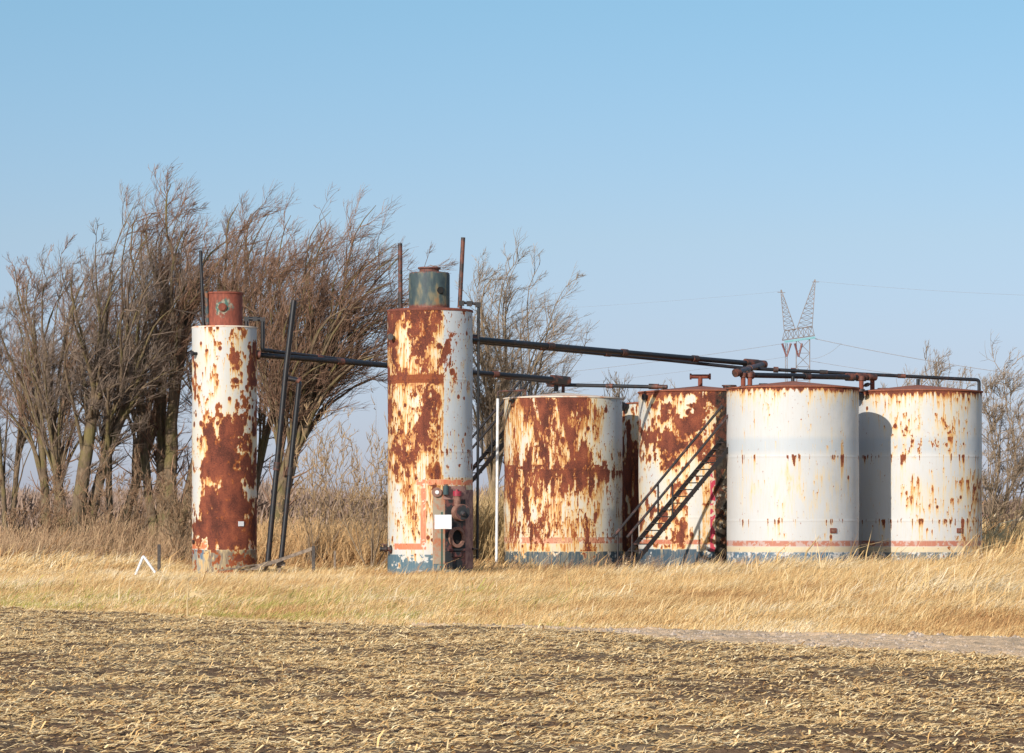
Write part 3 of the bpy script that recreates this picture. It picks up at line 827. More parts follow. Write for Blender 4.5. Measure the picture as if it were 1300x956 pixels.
def shell(root, cx, Y, R, H, rows, row0, rstep, seed, paint_fn, cell=(0.30, 0.5), octs=5, gain=0.62, pocks=0, drip=1.0, halo=1.0, seams=(), seam_dots=None, oil_fn=None, stainrows=None, topdrip=0.0, specks=0.10, power=1.75, extra=None):
    g = np.random.default_rng(seed)
    toward, right = tank_frame(cx, Y)
    DX = 0.0135; DZ = 0.016; nth = int(2 * math.pi * R / DX); nz = int(H / DZ)
    th = np.arange(nth) / nth * 2 * math.pi
    z = np.linspace(0, H, nz + 1)
    TH, Z = np.meshgrid(th, z)
    s = F / (Y - 0.7 * R)
    U = np.sin(TH)
    PY = HOR - (Z - EYE) * s
    rows = [r.split('.')[0] for r in rows]
    G = np.array([[int(c) for c in r] for r in rows], float) / 9.0
    def sample(G):
        nr, nc = G.shape
        a = np.clip((PY - row0) / rstep - 0.5, 0, nr - 1.001); b = np.clip((U + 1) / 2 * nc - 0.5, 0, nc - 1.001)
        i, j = a.astype(int), b.astype(int); fa, fb = a - i, b - j
        return (G[i, j] * (1 - fb) + G[i, j + 1] * fb) * (1 - fa) + (G[i + 1, j] * (1 - fb) + G[i + 1, j + 1] * fb) * fa
    cov = sample(G)
    N = fbm_cyl(TH, Z, R, H, cell[0], cell[1], octs, gain, g)
    rank = np.argsort(np.argsort(N.ravel())).reshape(N.shape) / N.size
    pw = power
    f = rank - (1 - cov ** pw)
    SP = fbm_cyl(TH, Z, R, H, 0.028, 0.075, 2, 0.6, g)
    spr = np.argsort(np.argsort(SP.ravel())).reshape(SP.shape) / SP.size
    lo = fbm_cyl(TH, Z, R, H, 0.4, 0.5, 3, 0.6, g)
    f = np.maximum(f, (spr - (1 - specks * (0.25 + 1.0 * cov) * np.clip(lo * 2.2 - 0.5, 0, 1.5))) * 2.5)
    if pocks:
        arc = TH * R
        for _ in range(pocks):
            tt = g.uniform(0, 2 * math.pi); zz = g.uniform(0.3, H)
            i = int(zz / H * nz); j = int(tt / (2 * math.pi) * nth) % nth
            if g.random() > cov[i, j] * 1.5 + 0.10: continue
            rad = g.uniform(0.018, 0.05) + 0.07 * cov[i, j] * g.random()
            wj = int(rad / DX) + 2; wi = int(rad * 1.3 / DZ) + 2
            ii = np.arange(max(0, i - wi), min(nz, i + wi) + 1); jj = np.arange(j - wj, j + wj + 1)
            dx = (jj - j) * DX; dz = (ii - i) * DZ
            D = np.sqrt(dx[None] ** 2 + (dz[:, None] / 1.25) ** 2)
            val = (1 - D / rad) * 0.5
            sub = f[np.ix_(ii, jj % nth)]
            f[np.ix_(ii, jj % nth)] = np.maximum(sub, val)
    colr = g.random(nth)
    colk = np.convolve(np.concatenate([colr[-2:], colr, colr[:2]]), np.ones(5) / 5, 'valid')
    if topdrip:
        L = topdrip * (0.2 + 2.2 * (colk - 0.25).clip(0, 1) ** 1.3 + 0.7 * colr ** 3)
        dd = (L[None] - (H - Z)) / 0.12
        f = np.maximum(f, np.clip(dd, -1, 0.4))
    for sy, dens in (seam_dots or []):
        zs = pz(sy, Y - R)
        m = (N[int(zs / H * nz)] * 0.4 + colk * 0.6 + 0.75 * fbm_cyl(th[None], np.zeros((1, nth)), R, 1, 0.34, 1, 4, 0.85, g)[0])
        thr = np.quantile(m, 1 - dens)
        on = m > thr
        Ls = 0.03 + np.clip(m - thr, 0, 0.3) * 1.3 + 0.05 * colr
        below = zs + 0.02 - Z + 0.10 * (fbm_cyl(TH, Z, R, H, 0.05, 0.05, 2, 0.5, g) - 0.5)
        hit = on[None] & (below > 0) & (below < Ls[None])
        f = np.where(hit, np.maximum(f, 0.16), f)
    if extra is not None:
        f = extra(f, U, PY, g)
    mask = (f > 0).astype(np.float32)
    # rust water running down
    L1 = 0.05 + 0.55 * drip * colk ** 2 * 2.0
    L2 = 0.04 + 0.25 * drip * colr
    st = np.zeros_like(mask); s1 = mask[-1].copy(); s2 = mask[-1].copy()
    dz = H / nz
    for i in range(nz, -1, -1):
        s1 = np.maximum(mask[i], s1 * np.exp(-dz / L1)); s2 = np.maximum(mask[i], s2 * np.exp(-dz / L2))
        st[i] = 0.55 * s1 + 0.45 * s2
    bl = mask.copy()
    for _ in range(2):
        b2 = bl.copy()
        for k in (1, 2): b2 += np.roll(bl, k, 1) + np.roll(bl, -k, 1)
        b2 /= 5; b3 = b2.copy()
        b3[1:] += b2[:-1]; b3[:-1] += b2[1:]; b3[2:] += b2[:-2]; b3[:-2] += b2[2:]
        bl = b3 / 5
    wide = fbm_cyl(TH, Z, R, H, 0.5, 1.2, 4, 0.6, g)
    st = np.clip(st * 0.85 * np.clip(wide * 2.2 - 0.45, 0.1, 1.2) + 0.75 * halo * bl, 0, 1) * (1 - 0.0)
    base_st = np.clip((wide - 0.5) * 1.2, 0, 1) * cov * 1.2
    if stainrows is not None:
        base_st = base_st + sample(np.array([[int(c) for c in r] for r in stainrows], float) / 9.0) * np.clip(fbm_cyl(TH, Z, R, H, 0.12, 0.5, 4, 0.65, g) * 2.2 - 0.6, 0, 1)
    st = np.clip(st + base_st, 0, 1)
    paint = np.broadcast_to(WHITE, TH.shape + (3,)).copy()
    yl = np.clip(cov * 1.1 * (0.4 + wide) + (wide - 0.60) * 0.5, 0, 0.9)[..., None]
    paint = paint * (1 - yl) + np.array([0.67, 0.59, 0.41]) * yl
    flake = fbm_cyl(TH, Z, R, H, 0.16, 0.16, 4, 0.7, g)
    paint, f, st = paint_fn(paint, U, PY, flake, f, st, g)
    oil = np.zeros_like(f) if oil_fn is None else oil_fn(U, PY, flake)
    # dents and plate seams
    rad = R + 0.030 * (fbm_cyl(TH, Z, R, H, 0.9, 1.0, 3, 0.45, g) - 0.5)
    for sy in seams:
        zs = pz(sy, Y - R)
        rad = rad + 0.006 * np.exp(-((Z - zs) / 0.022) ** 2)
    dirv = np.cos(TH)[..., None] * toward + np.sin(TH)[..., None] * right
    V = dirv * rad[..., None]; V[..., 2] = Z
    idx = np.arange(TH.size).reshape(TH.shape)
    nx = np.roll(idx, -1, 1)
    Q = np.stack([idx[:-1], nx[:-1], nx[1:], idx[1:]], -1).reshape(-1, 4)
    me = make_mesh('shell', V, Q, None, {'rust': f.ravel(), 'stain': st.ravel(), 'oil': oil.ravel(), 'paint': paint.reshape(-1, 3)}, smooth=True)
    return link('shell', me, M['shell'], root)

def put(paint, m, col, a=1.0):
    m = np.clip(m, 0, 1)[..., None] * a
    return paint * (1 - m) + np.asarray(col) * m
def band(PY, y0, y1, soft=0.8):
    return np.clip((PY - y0) / soft + 0.5, 0, 1) * np.clip((y1 - PY) / soft + 0.5, 0, 1)

def bolts(mb, c, r, n, axis_u, axis_v, size=0.02):
    pass

def roof_cone(root, c, R, z0, rise, mat, over=0.035):
    m = MB()
    m.lathe((c[0], c[1], 0), [(R - 0.05, z0 - 0.03), (R + 0.012, z0 - 0.03), (R + over, z0 - 0.022), (R + over, z0 + 0.012), (R * 0.75, z0 + 0.012 + rise * 0.27), (R * 0.35, z0 + 0.012 + rise * 0.68), (R * 0.05, z0 + 0.01 + rise), (0.0, z0 + 0.01 + rise)], 96)
    return m.build('roof', mat, root, smooth=True)

# ---- column tank (slim, left)
def paint_col1(p, U, PY, fl, f, st, g):
    low = band(PY, 698, 800); p = put(p, low, (0.17, 0.125, 0.09)); p = put(p, low * (U < -0.6), (0.10, 0.16, 0.22))
    p = put(p, band(PY, 684, 697) * (fl > 0.45), (0.55, 0.14, 0.05))
    f = np.where(PY > 698, (fl - 0.56) * 1.0, f); st = np.where(PY > 698, st * 0.5, st)
    return p, f, st
C1x, C1Y, C1R = px(285, 90), 90.0, 41 / (F / 90)
C1H = pz(413, C1Y - C1R)
col1 = empty('column_tank', (C1x, C1Y, 0), 'slim tall white column tank, its lower half solid rust, nearest the trees', 'tank', 'tall column tanks')
shell(col1, C1x, C1Y, C1R, C1H, "01312611 12111626 51111517 10112524 31132325 10125526 54489855 45889876 35799998 35898898 13788753 38899988 69999999 66999999 75565655".split(),
      413, 20, 101, paint_col1, cell=(0.20, 0.34), pocks=420, drip=0.6, halo=0.7, specks=0.04, octs=6, gain=0.66, power=1.35, seams=(575, 657))
m = MB(); m.lathe((C1x, C1Y, 0), [(0.0, C1H + 0.012), (C1R * 0.6, C1H + 0.012), (C1R + 0.012, C1H), (C1R + 0.016, C1H - 0.035), (C1R - 0.03, C1H - 0.035)], 64); m.build('top_plate', M['roof_pale'], col1, smooth=True)
def P1(x, y): return np.array(P(x, y, C1Y))
s1 = F / C1Y
# stack
ctop = np.array(P1(285.5, 412))
m = MB(); m.lathe((ctop[0], C1Y, 0), [(22.5 / s1, C1H), (22.5 / s1, pz(374, C1Y)), (23.5 / s1, pz(373.5, C1Y)), (23.5 / s1, pz(371.5, C1Y)), (20 / s1, pz(371.5, C1Y)), (20 / s1, pz(376, C1Y)), (0, pz(376, C1Y))], 48)
def mat_stack1():
    t = NT('red_stack')
    v = t.coord((1, 1, 0.7)); n = t.noise(5, 6, 0.7, v); n2 = t.noise(16, 5, 0.7, t.coord((1, 1, 0.3)))
    c = t.ramp(n2, [(0.3, (0.13, 0.035, 0.022)), (0.6, (0.27, 0.07, 0.04)), (0.8, (0.36, 0.12, 0.06))])
    # old green-grey paint around the port
    tc = t.n('ShaderNodeTexCoord'); sp = t.n('ShaderNodeSeparateXYZ'); t.l(tc.outputs['Object'], sp.inputs[0])
    dx = t.math('SUBTRACT', sp.outputs[0], 0.04); dz = t.math('SUBTRACT', sp.outputs[2], pz(392, C1Y))
    d = t.math('SQRT', t.math('ADD', t.math('MULTIPLY', dx, dx), t.math('MULTIPLY', dz, dz)))
    k = t.mr(t.math('ADD', d, t.math('MULTIPLY', t.math('SUBTRACT', n, 0.5), 0.8)), 0.15, 0.22, 1, 0)
    k = t.math('MULTIPLY', k, t.mr(sp.outputs[1], -0.1, -0.05, 1, 0))
    pc = t.mix(t.mr(t.noise(9, 4, 0.6, v), 0.45, 0.55), (0.06, 0.13, 0.105), (0.30, 0.29, 0.21))
    t.base(t.mix(k, c, pc)); t.rough(0.8); t.bump(n2, 0.3, 0.01); return t.m
stack = m.build('stack', mat_stack1(), col1, smooth=True)
m = MB(); tw = np.array([0, -1, 0])
fy = C1Y - 22.5 / s1
m.tube([(px(284.5, C1Y), fy + 0.02, pz(391.5, C1Y)), (px(284.5, C1Y), fy - 0.05, pz(391.5, C1Y))], 0.115, 20); m.tube([(px(284.5, C1Y), fy - 0.05, pz(391.5, C1Y)), (px(284.5, C1Y), fy - 0.075, pz(391.5, C1Y))], 0.09, 20)
o = m.build('port', M['rust'], stack)
o.matrix_parent_inverse.identity(); o.location = -np.array(col1.location) * 0
def reparent_fix(o, part, root):  # a sub-part built in root space
    o.parent = part
for _o in (o,): _o.parent = stack
# (stack sits at its root's origin, so child coordinates made against world need the root's offset)
me = o.data; co = np.empty(len(me.vertices) * 3, np.float32); me.vertices.foreach_get('co', co); co = co.reshape(-1, 3) - np.array(col1.location, np.float32)[None]; me.vertices.foreach_set('co', co.ravel())

def sub(mb, name, mat, part, root, smooth=False):
    """build mb as a child of part; part has identity transform under root"""
    o = mb.build(name, mat, root, smooth=smooth)
    o.parent = part
    return o
def side_pipe(root, name, x, y, Y, R, dirx, L=0.12, r=0.05, mat='black'):
    m = MB(); a = np.array(P(x, y, Y)); m.tube([a, a + np.array([dirx * L, -0.02, 0])], r, 12); m.tube([a + np.array([dirx * L, -0.02, 0]), a + np.array([dirx * (L + 0.05), -0.03, 0])], r * 1.5, 12)
    return m.build(name, M[mat], root, smooth=True)
m = MB(); m.tube([P(264, 412, C1Y - 0.25), P(262, 370, C1Y - 0.25)], 0.05, 10); m.build('vent_pipe', M['teal'], col1, smooth=True)
m = MB(); m.tube([P(258.5, 413.5, C1Y), P(254.5, 318, C1Y)], [0.045, 0.045], 10); m.build('guide_rod', M['black'], col1, smooth=True)
m = MB(); a = np.array(P(250, 449, C1Y - 0.55)); m.tube([a, a + [-0.13, -0.06, 0]], 0.045, 12); m.tube([a + [-0.10, -0.045, 0], a + [-0.14, -0.065, 0]], 0.075, 12); m.build('side_nozzle', M['black'], col1, smooth=True)
toward, right = tank_frame(C1x, C1Y)
def on_shell(cx, Y, R, u, y, off=0.0):
    tw, rt = tank_frame(cx, Y); t = math.asin(u)
    n = math.cos(t) * tw + math.sin(t) * rt
    p = np.array([cx, Y, 0]) + n * (R + off); p[2] = pz(y, Y - R * math.cos(t))
    return p, n, np.cross(np.array([0, 0, 1.0]), n)
p, n, sd = on_shell(C1x, C1Y, C1R, 0.50, 665, 0.012)
m = MB(); m.box(p, (0.17, 0.012, 0.13), axes=[sd, n, [0, 0, 1]]); m.build('small_label', M['white'], col1)
p, n, sd = on_shell(C1x, C1Y, C1R, -0.92, 688, 0.0)
m = MB(); m.tube([p, p + n * 0.06], 0.06, 12); m.build('drain_nozzle', M['black_rust'], col1, smooth=True)
# over-the-top pipe at the right of the column
m = MB(); pts = fillet([P(313, 416, C1Y), P(313, 404.5, C1Y), P(333.5, 405.5, C1Y), P(333.5, 444.5, C1Y), P(345, 445.5, C1Y + 0.2)], 0.07); m.tube(pts, 0.06, 10)
for q in ((313, 405, 0), (333.5, 405.5, 0), (324, 404.8, 1)):
    c = np.array(P(q[0], q[1], C1Y)); m.box(c, (0.13, 0.12, 0.12))
m.build('overflow_pipe', M['black'], col1, smooth=True)

# ---- column tank (wide, middle)
C2x, C2Y, C2R = px(546, 85), 85.0, 54 / (F / 85)
C2H = pz(391, C2Y - C2R)
s2 = F / (C2Y - 0.7 * C2R)
def paint_col2(p, U, PY, fl, f, st, g):
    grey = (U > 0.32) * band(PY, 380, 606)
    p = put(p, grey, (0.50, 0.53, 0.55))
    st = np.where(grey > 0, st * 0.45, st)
    x = 546 + U * 54
    def seg(x0, x1, y0, y1): return (x > x0) * (x < x1) * (PY > y0) * (PY < y1)
    red = seg(529, 601, 609, 616) + seg(534, 541, 609, 697) + seg(501, 541, 690, 698)
    red = red * (fl > 0.36)
    p = put(p, red, (0.66, 0.20, 0.10)); f = np.where(red > 0, np.minimum(f, -0.2 + 0.25 * (fl > 0.62)), f); st = np.where(red > 0, st * 0.25, st)
    band2 = band(PY, 704, 800) * (fl + 0.25 * (PY - 704) / 30 > 0.42)
    p = put(p, band2, (0.09, 0.155, 0.19)); f = np.where(band2 > 0.5, f - 0.3, f); st = np.where(band2 > 0.5, st * 0.3, st)
    return p, f, st
def extra_col2(f, U, PY, g):
    x = 546 + U * 54
    f = np.where((PY > 476) & (PY < 487) & (x < 563), np.maximum(f, 0.10), f)
    d = np.sqrt(((x - 555) / 4.5) ** 2 + ((PY - 599) / 13) ** 2); f = np.maximum(f, (1 - d) * 0.5)
    f = np.where((PY > 398) & (PY < 408), f, f)
    return f
col2 = empty('column_tank', (C2x, C2Y, 0), 'wide tall column tank streaked orange and yellow with a burner opening at its foot', 'tank', 'tall column tanks')
shell(col2, C2x, C2Y, C2R, C2H, "78987534 77997452 65696822 74475821 88667423 75488111 84387010 68786211 67775113 66535105 56415214 22337245 21432355 25652455 23432555 11112444".split(),
      391, 20, 102, paint_col2, cell=(0.24, 0.46), octs=6, gain=0.8, pocks=200, drip=0.8, specks=0.17, power=2.55, halo=1.0, seams=(481, 573), seam_dots=[(571, 0.35)], extra=extra_col2,
      stainrows="44444111 55444111 65544111 55544111 44555111 44466111 55555111 54455111 55444111 55444111 44433111 44433322 44433322 43333322 33333322 22222222".split())
m = MB(); m.lathe((C2x, C2Y, 0), [(0.0, C2H + 0.05), (C2R * 0.85, C2H + 0.03), (C2R + 0.0, C2H + 0.012), (C2R + 0.016, C2H - 0.01), (C2R + 0.014, C2H - 0.05), (C2R - 0.03, C2H - 0.05)], 72); m.build('top_plate', M['rust'], col2, smooth=True)
s2c = F / C2Y
def pc2(x, y, dY=0.0): return np.array(P(x, y, C2Y + dY))
cx2 = px(545, C2Y)
m = MB(); m.lathe((cx2, C2Y, 0), [(26 / s2c, C2H), (26 / s2c, pz(349, C2Y)), (25 / s2c, pz(346.5, C2Y)), (12.5 / s2c, pz(345, C2Y)), (12.5 / s2c, pz(341.5, C2Y)), (14.5 / s2c, pz(341.5, C2Y)), (14.5 / s2c, pz(339.5, C2Y)), (0, pz(339.5, C2Y))], 48)
def mat_stack2():
    t = NT('teal_stack')
    n = t.noise(3.0, 6, 0.65, t.coord((1, 1, 0.35))); n2 = t.noise(20, 5, 0.7, t.coord((1, 1, 0.4)))
    c = t.ramp(n, [(0.36, (0.025, 0.04, 0.05)), (0.48, (0.05, 0.075, 0.075)), (0.58, (0.17, 0.15, 0.09)), (0.68, (0.30, 0.15, 0.06))])
    tc = t.n('ShaderNodeTexCoord'); sp = t.n('ShaderNodeSeparateXYZ'); t.l(tc.outputs['Object'], sp.inputs[0])
    zz = t.math('ADD', sp.outputs[2], t.math('MULTIPLY', t.math('SUBTRACT', n2, 0.5), 0.25))
    k = t.mr(zz, C2H + 0.08, C2H + 0.16, 1, 0)
    k2 = t.mr(zz, pz(347, C2Y) - 0.02, pz(347, C2Y) + 0.02, 0, 0.7)
    t.base(t.mix(t.math('MAXIMUM', k, k2), c, t.ramp(n2, RUST_STOPS))); t.rough(0.65); t.bump(n2, 0.3, 0.01); return t.m
st2 = m.build('stack', mat_stack2(), col2, smooth=True)
fy = C2Y - 26 / s2c * math.cos(math.asin(14 / 26))
m = MB(); c = np.array([px(559.5, C2Y), fy - 0.005, pz(370, C2Y)]); m.box(c + [-0.0, 0.01, 0], (0.13, 0.05, 0.17)); m.tube([c + [0.0, 0.02, 0], c + [0.0, -0.04, 0]], 0.085, 14)
sub(m, 'port', M['soot'], st2, col2)
m = MB(); m.tube([pc2(508.5, 392), pc2(508, 309)], 0.058, 10); m.build('left_guide_rod', M['black_rust'], col2, smooth=True)
m = MB(); m.tube([pc2(583.5, 390.5), pc2(588, 301.5)], 0.058, 10); m.build('right_guide_rod', M['black_rust'], col2, smooth=True)
m = MB(); m.tube(fillet([pc2(585, 392), pc2(585, 384), pc2(607.5, 386), pc2(606, 710)], 0.08), 0.038, 10)
for q in ((586, 385), (596, 385.5), (607, 387)): m.box(pc2(*q), (0.14, 0.13, 0.13))
m.tube([pc2(600, 697, -0.3), pc2(606, 697)], 0.03, 8); m.tube([pc2(600, 432, -0.1), pc2(607, 432)], 0.05, 8)
m.build('side_drain_pipe', M['black'], col2, smooth=True)
m = MB(); a = np.array([px(497.5, 84.4), 84.35, pz(428, 84.4)]); m.tube([a, a + [-0.03, -0.12, 0]], 0.06, 12); m.tube([a + [-0.02, -0.08, 0], a + [-0.035, -0.12, 0]], 0.085, 12); m.build('side_nozzle', M['black'], col2, smooth=True)
# valve low on the left
vY = C2Y - 0.5
m = MB(); m.tube([P(500, 697.5, vY), P(482, 697, vY)], 0.055, 12); m.tube([P(491, 697, vY), P(489, 697, vY)], 0.10, 12); m.tube([P(497, 697.5, vY), P(494.5, 697.5, vY)], 0.11, 12); m.tube([P(484, 697, vY), P(482.5, 697, vY)], 0.075, 12)
m.tube([P(488, 697, vY), P(487.4, 691.5, vY)], 0.025, 8); m.box(P(487, 691, vY), (0.16, 0.03, 0.03))
m.build('drain_valve', M['black_rust'], col2, smooth=True)
# fire box on the right front
def fr(u0, u1, y0, y1, off, name, mat, th=0.05, n=10):
    """a plate that follows the shell"""
    us = np.arcsin(np.linspace(u0, u1, n)); m = MB(); tw, rt = tank_frame(C2x, C2Y); V = []
    for t in us:
        nn = math.cos(t) * tw + math.sin(t) * rt
        for (o, y) in ((off - th, y0), (off, y0), (off, y1), (off - th, y1)):
            p = np.array([C2x, C2Y, 0]) + nn * (C2R + o); p[2] = pz(y, C2Y - C2R * math.cos(t)); V.append(p)
    Q = []
    for i in range(n - 1):
        for k in range(4): Q.append([i * 4 + k, (i + 1) * 4 + k, (i + 1) * 4 + (k + 1) % 4, i * 4 + (k + 1) % 4])
    Q += [[0, 1, 2, 3], [(n - 1) * 4 + 3, (n - 1) * 4 + 2, (n - 1) * 4 + 1, (n - 1) * 4]]
    m.add(V, Q); return m.build(name, mat, col2)
M['pinkplate'] = mat_paint('faded_pink_plate', (0.36, 0.20, 0.16), (0.20, 0.10, 0.09), 5, 0.75, 0.42, 0.6)
M['greyplate'] = mat_paint('stained_grey_plate', (0.34, 0.28, 0.20), (0.42, 0.16, 0.08), 4, 0.75, 0.42, 0.62)
fr(0.06, 0.40, 622, 716, 0.02, 'stained_side_plate', M['greyplate'])
box = fr(0.34, 0.80, 634, 722, 0.035, 'firebox_panel', M['firebox'])
fr(0.80, 0.985, 622, 722, 0.03, 'pink_side_plate', M['pinkplate'])
fr(0.30, 0.80, 617, 634, 0.04, 'valve_plate', M['pinkplate'])
p, n, sd = on_shell(C2x, C2Y, C2R, 0.15, 625, 0.0)
m = MB(); m.tube([p, p + n * 0.07], 0.125, 20); gd = m.build('gauge', M['housing'], col2, smooth=True)
m = MB(); m.tube([p + n * 0.07, p + n * 0.09], 0.052, 16); sub(m, 'gauge_face', M['white'], gd, col2)
# horizontal burner housing with round end
p, n, sd = on_shell(C2x, C2Y, C2R, 0.68, 651, 0.0)
ax = np.array([0.35, -0.94, -0.0]); ax /= np.linalg.norm(ax)
m = MB(); m.tube([p + [-0.10, 0.05, 0.01], p + [-0.02, 0.0, 0.01] + ax * 0.30], 0.215, 24)
hs = m.build('burner_housing', M['housing'], col2, smooth=True)
m = MB(); e = p + [-0.02, 0.0, 0.01] + ax * 0.30; m.tube([e, e + ax * 0.04], 0.19, 24); m.tube([e + ax * 0.04 + [0, 0, -0.03], e + ax * 0.12 + [0.02, 0, -0.06]], [0.09, 0.05], 14); sub(m, 'housing_cap', M['firebox'], hs, col2, True)
m = MB(); q = p + [-0.06, -0.10, 0.19]; m.tube([q, q + [0, 0, 0.24]], 0.10, 16); m.build('stub_pipe', M['housing'], col2, smooth=True)
m = MB(); q = q + [0, 0, 0.24]; m.tube([q, q + [0, 0, 0.13]], 0.125, 16); m.tube([q + [0, 0, 0.13], q + [0, 0, 0.17]], 0.04, 10); m.build('red_cap', M['magenta'], col2, smooth=True)
m = MB(); q = np.array(pc2(566, 628, -1.15)); m.tube([q, q + [0, 0, 0.22]], 0.075, 14); m.tube([q + [0, 0, 0.22], q + [0, 0, 0.27]], 0.05, 14); m.build('regulator', M['teal'], col2, smooth=True)
# open fire tube
p, n, sd = on_shell(C2x, C2Y, C2R, 0.58, 682, 0.0)
n2 = n / np.linalg.norm(n)
m = MB()
ups = np.array([0, 0, 1.0]); an = np.arange(32) / 32 * 2 * math.pi
def ring(rad, off, zs=1.15): return p + n2 * off + rad * (np.cos(an)[:, None] * sd + zs * np.sin(an)[:, None] * ups)
Vr = np.concatenate([ring(0.235, 0.03), ring(0.235, 0.13), ring(0.165, 0.13), ring(0.165, 0.04)])
Qr = [[i * 32 + k, i * 32 + (k + 1) % 32, (i + 1) * 32 + (k + 1) % 32, (i + 1) * 32 + k] for i in range(3) for k in range(32)]
m.add(Vr, Qr); ft = m.build('fire_tube', M['housing'], col2, smooth=True)
m = MB(); Vr = np.concatenate([ring(0.166, 0.06), [p + n2 * 0.06]]); m.add(Vr, None, [[k, (k + 1) % 32, 32] for k in range(32)]); sub(m, 'fire_tube_bore', M['soot'], ft, col2)
m = MB(); m.box(p + n2 * 0.07 + [0, 0, -0.32], (0.52, 0.05, 0.05), axes=[sd, n2, ups]); m.box(p + n2 * 0.05 + [0, 0, -0.44], (0.30, 0.06, 0.12), axes=[sd, n2, ups]); m.build('burner_ledge', M['firebox'], col2)

# white sign on green post in front of the wide column
sgY = C2Y - C2R - 0.45
sg = empty('blank_sign', (px(561, sgY), sgY, 0), 'small blank white sign on a thin green post before the wide column tank', 'sign')
m = MB(); m.box((px(561, sgY), sgY + 0.03, pz(650, sgY) / 2), (0.05, 0.04, pz(650, sgY))); m.build('post', M['green'], sg)
m = MB(); m.box(P(562.5, 662.5, sgY), (21.5 * sgY / F, 0.012, 18 * sgY / F)); m.build('sign_panel', M['white'], sg)

# ---- storage tanks
def storage(cxp, Y, Rpx, top, label, rows, row0, seed, paint_fn, roof='roof_rust', rise=0.17, rstep=20, name='storage_tank', nc=None, **kw):
    R = Rpx / (F / Y); cx = px(cxp, Y)
    H = pz(top, Y - R * 0.5)
    root = empty(name, (cx, Y, 0), label, 'tank', 'rusty storage tanks in the battery')
    shell(root, cx, Y, R, H, rows.split(), row0, rstep, seed, paint_fn, **kw)
    roof_cone(root, (cx, Y), R, H + 0.03, rise, M[roof])
    return root, cx, R, H

def paint_t3(p, U, PY, fl, f, st, g):
    f = np.where((PY > 590) & (PY < 606) & (U < 0.75), np.maximum(f, (fl - 0.47) * 1.6), f)
    red = band(PY, 682, 690) * (fl > 0.40); p = put(p, red, (0.55, 0.22, 0.13)); st = st * (1 - 0.6 * red)
    cr = band(PY, 690, 701); p = put(p, cr, (0.60, 0.50, 0.36)); f = np.where(cr > 0.5, f - 0.12, f)
    bl = band(PY, 700, 800) * (fl + 0.3 * (PY - 702) / 20 > 0.40); p = put(p, bl, (0.045, 0.075, 0.095)); f = np.where(bl > 0.5, f - 0.35, f); st = st * (1 - 0.7 * bl)
    gr = (U > 0.68) * 1.0; st = st * (1 - 0.5 * gr)
    return p, f, st
t3, t3x, t3R, t3H = storage(715, 98, 75, 506, 'squat storage tank covered in orange rust streaks with a pale roof', "46889862 56777652 33768722 25859943 78688875 88788963 67433433 57643644 66752753 56532663 33334433", 505, 103, paint_t3,
    roof='roof_pale', cell=(0.17, 0.60), octs=6, gain=0.8, pocks=60, drip=1.1, halo=0.6, specks=0.15, power=2.4, seams=(596, 682), seam_dots=[(597, 0.7)],
    stainrows="68866521 78877631 66666311 35555321 44455321 66666432 55544322 55544322 44444332 44444332 33333333".split())

def paint_t4(p, U, PY, fl, f, st, g):
    red = band(PY, 685, 691) * (fl > 0.35); p = put(p, red, (0.50, 0.16, 0.09)); st = st * (1 - 0.6 * red)
    bl = band(PY, 697, 800) * (fl + 0.3 * (PY - 698) / 20 > 0.38); p = put(p, bl, (0.045, 0.08, 0.11)); f = np.where(bl > 0.5, f - 0.35, f); st = st * (1 - 0.7 * bl)
    x = 889 + U * 78
    strip = (x > 892) & (x < 906)
    f = np.where(strip, np.maximum(f - 0.2, (fl - 0.62)), f); st = np.where(strip & (PY < 690), np.clip(0.62 + (fl - 0.5) * 0.8, 0, 1), st)
    pink = (x > 901) & (x < 906 + 2 * np.sin(PY * 0.3)) & (PY > 600) & (PY < 700) & (fl > 0.35)
    p = put(p, pink * 1.0, (0.50, 0.04, 0.08)); st = np.where(pink, 0, st); f = np.where(pink, -0.3, f)
    return p, f, st
def oil_t4(U, PY, fl):
    x = 889 + U * 78
    k = np.clip((x + (fl - 0.5) * 5 - 907) / 1.5, 0, 1) * np.clip((960 - x) / 10, 0, 1)
    pk = ((PY > 596) & (PY < 690) & (fl > 0.60)) | (PY < 560) & (fl > 0.47)
    return k * np.where(pk, 0.55, 0.97)
t4, t4x, t4R, t4H = storage(889, 93.0, 78, 498, 'rust blotched storage tank with a T shaped roof vent, behind the steel stairs', "26637555 34786755 56985755 68976755 45546655 23433555 44432555 65322455 46432455 14532555 22222333", 497, 104, paint_t4,
    cell=(0.26, 0.36), octs=5, gain=0.7, pocks=300, drip=0.9, halo=0.8, specks=0.06, seams=(578, 657), topdrip=0.12, oil_fn=oil_t4)

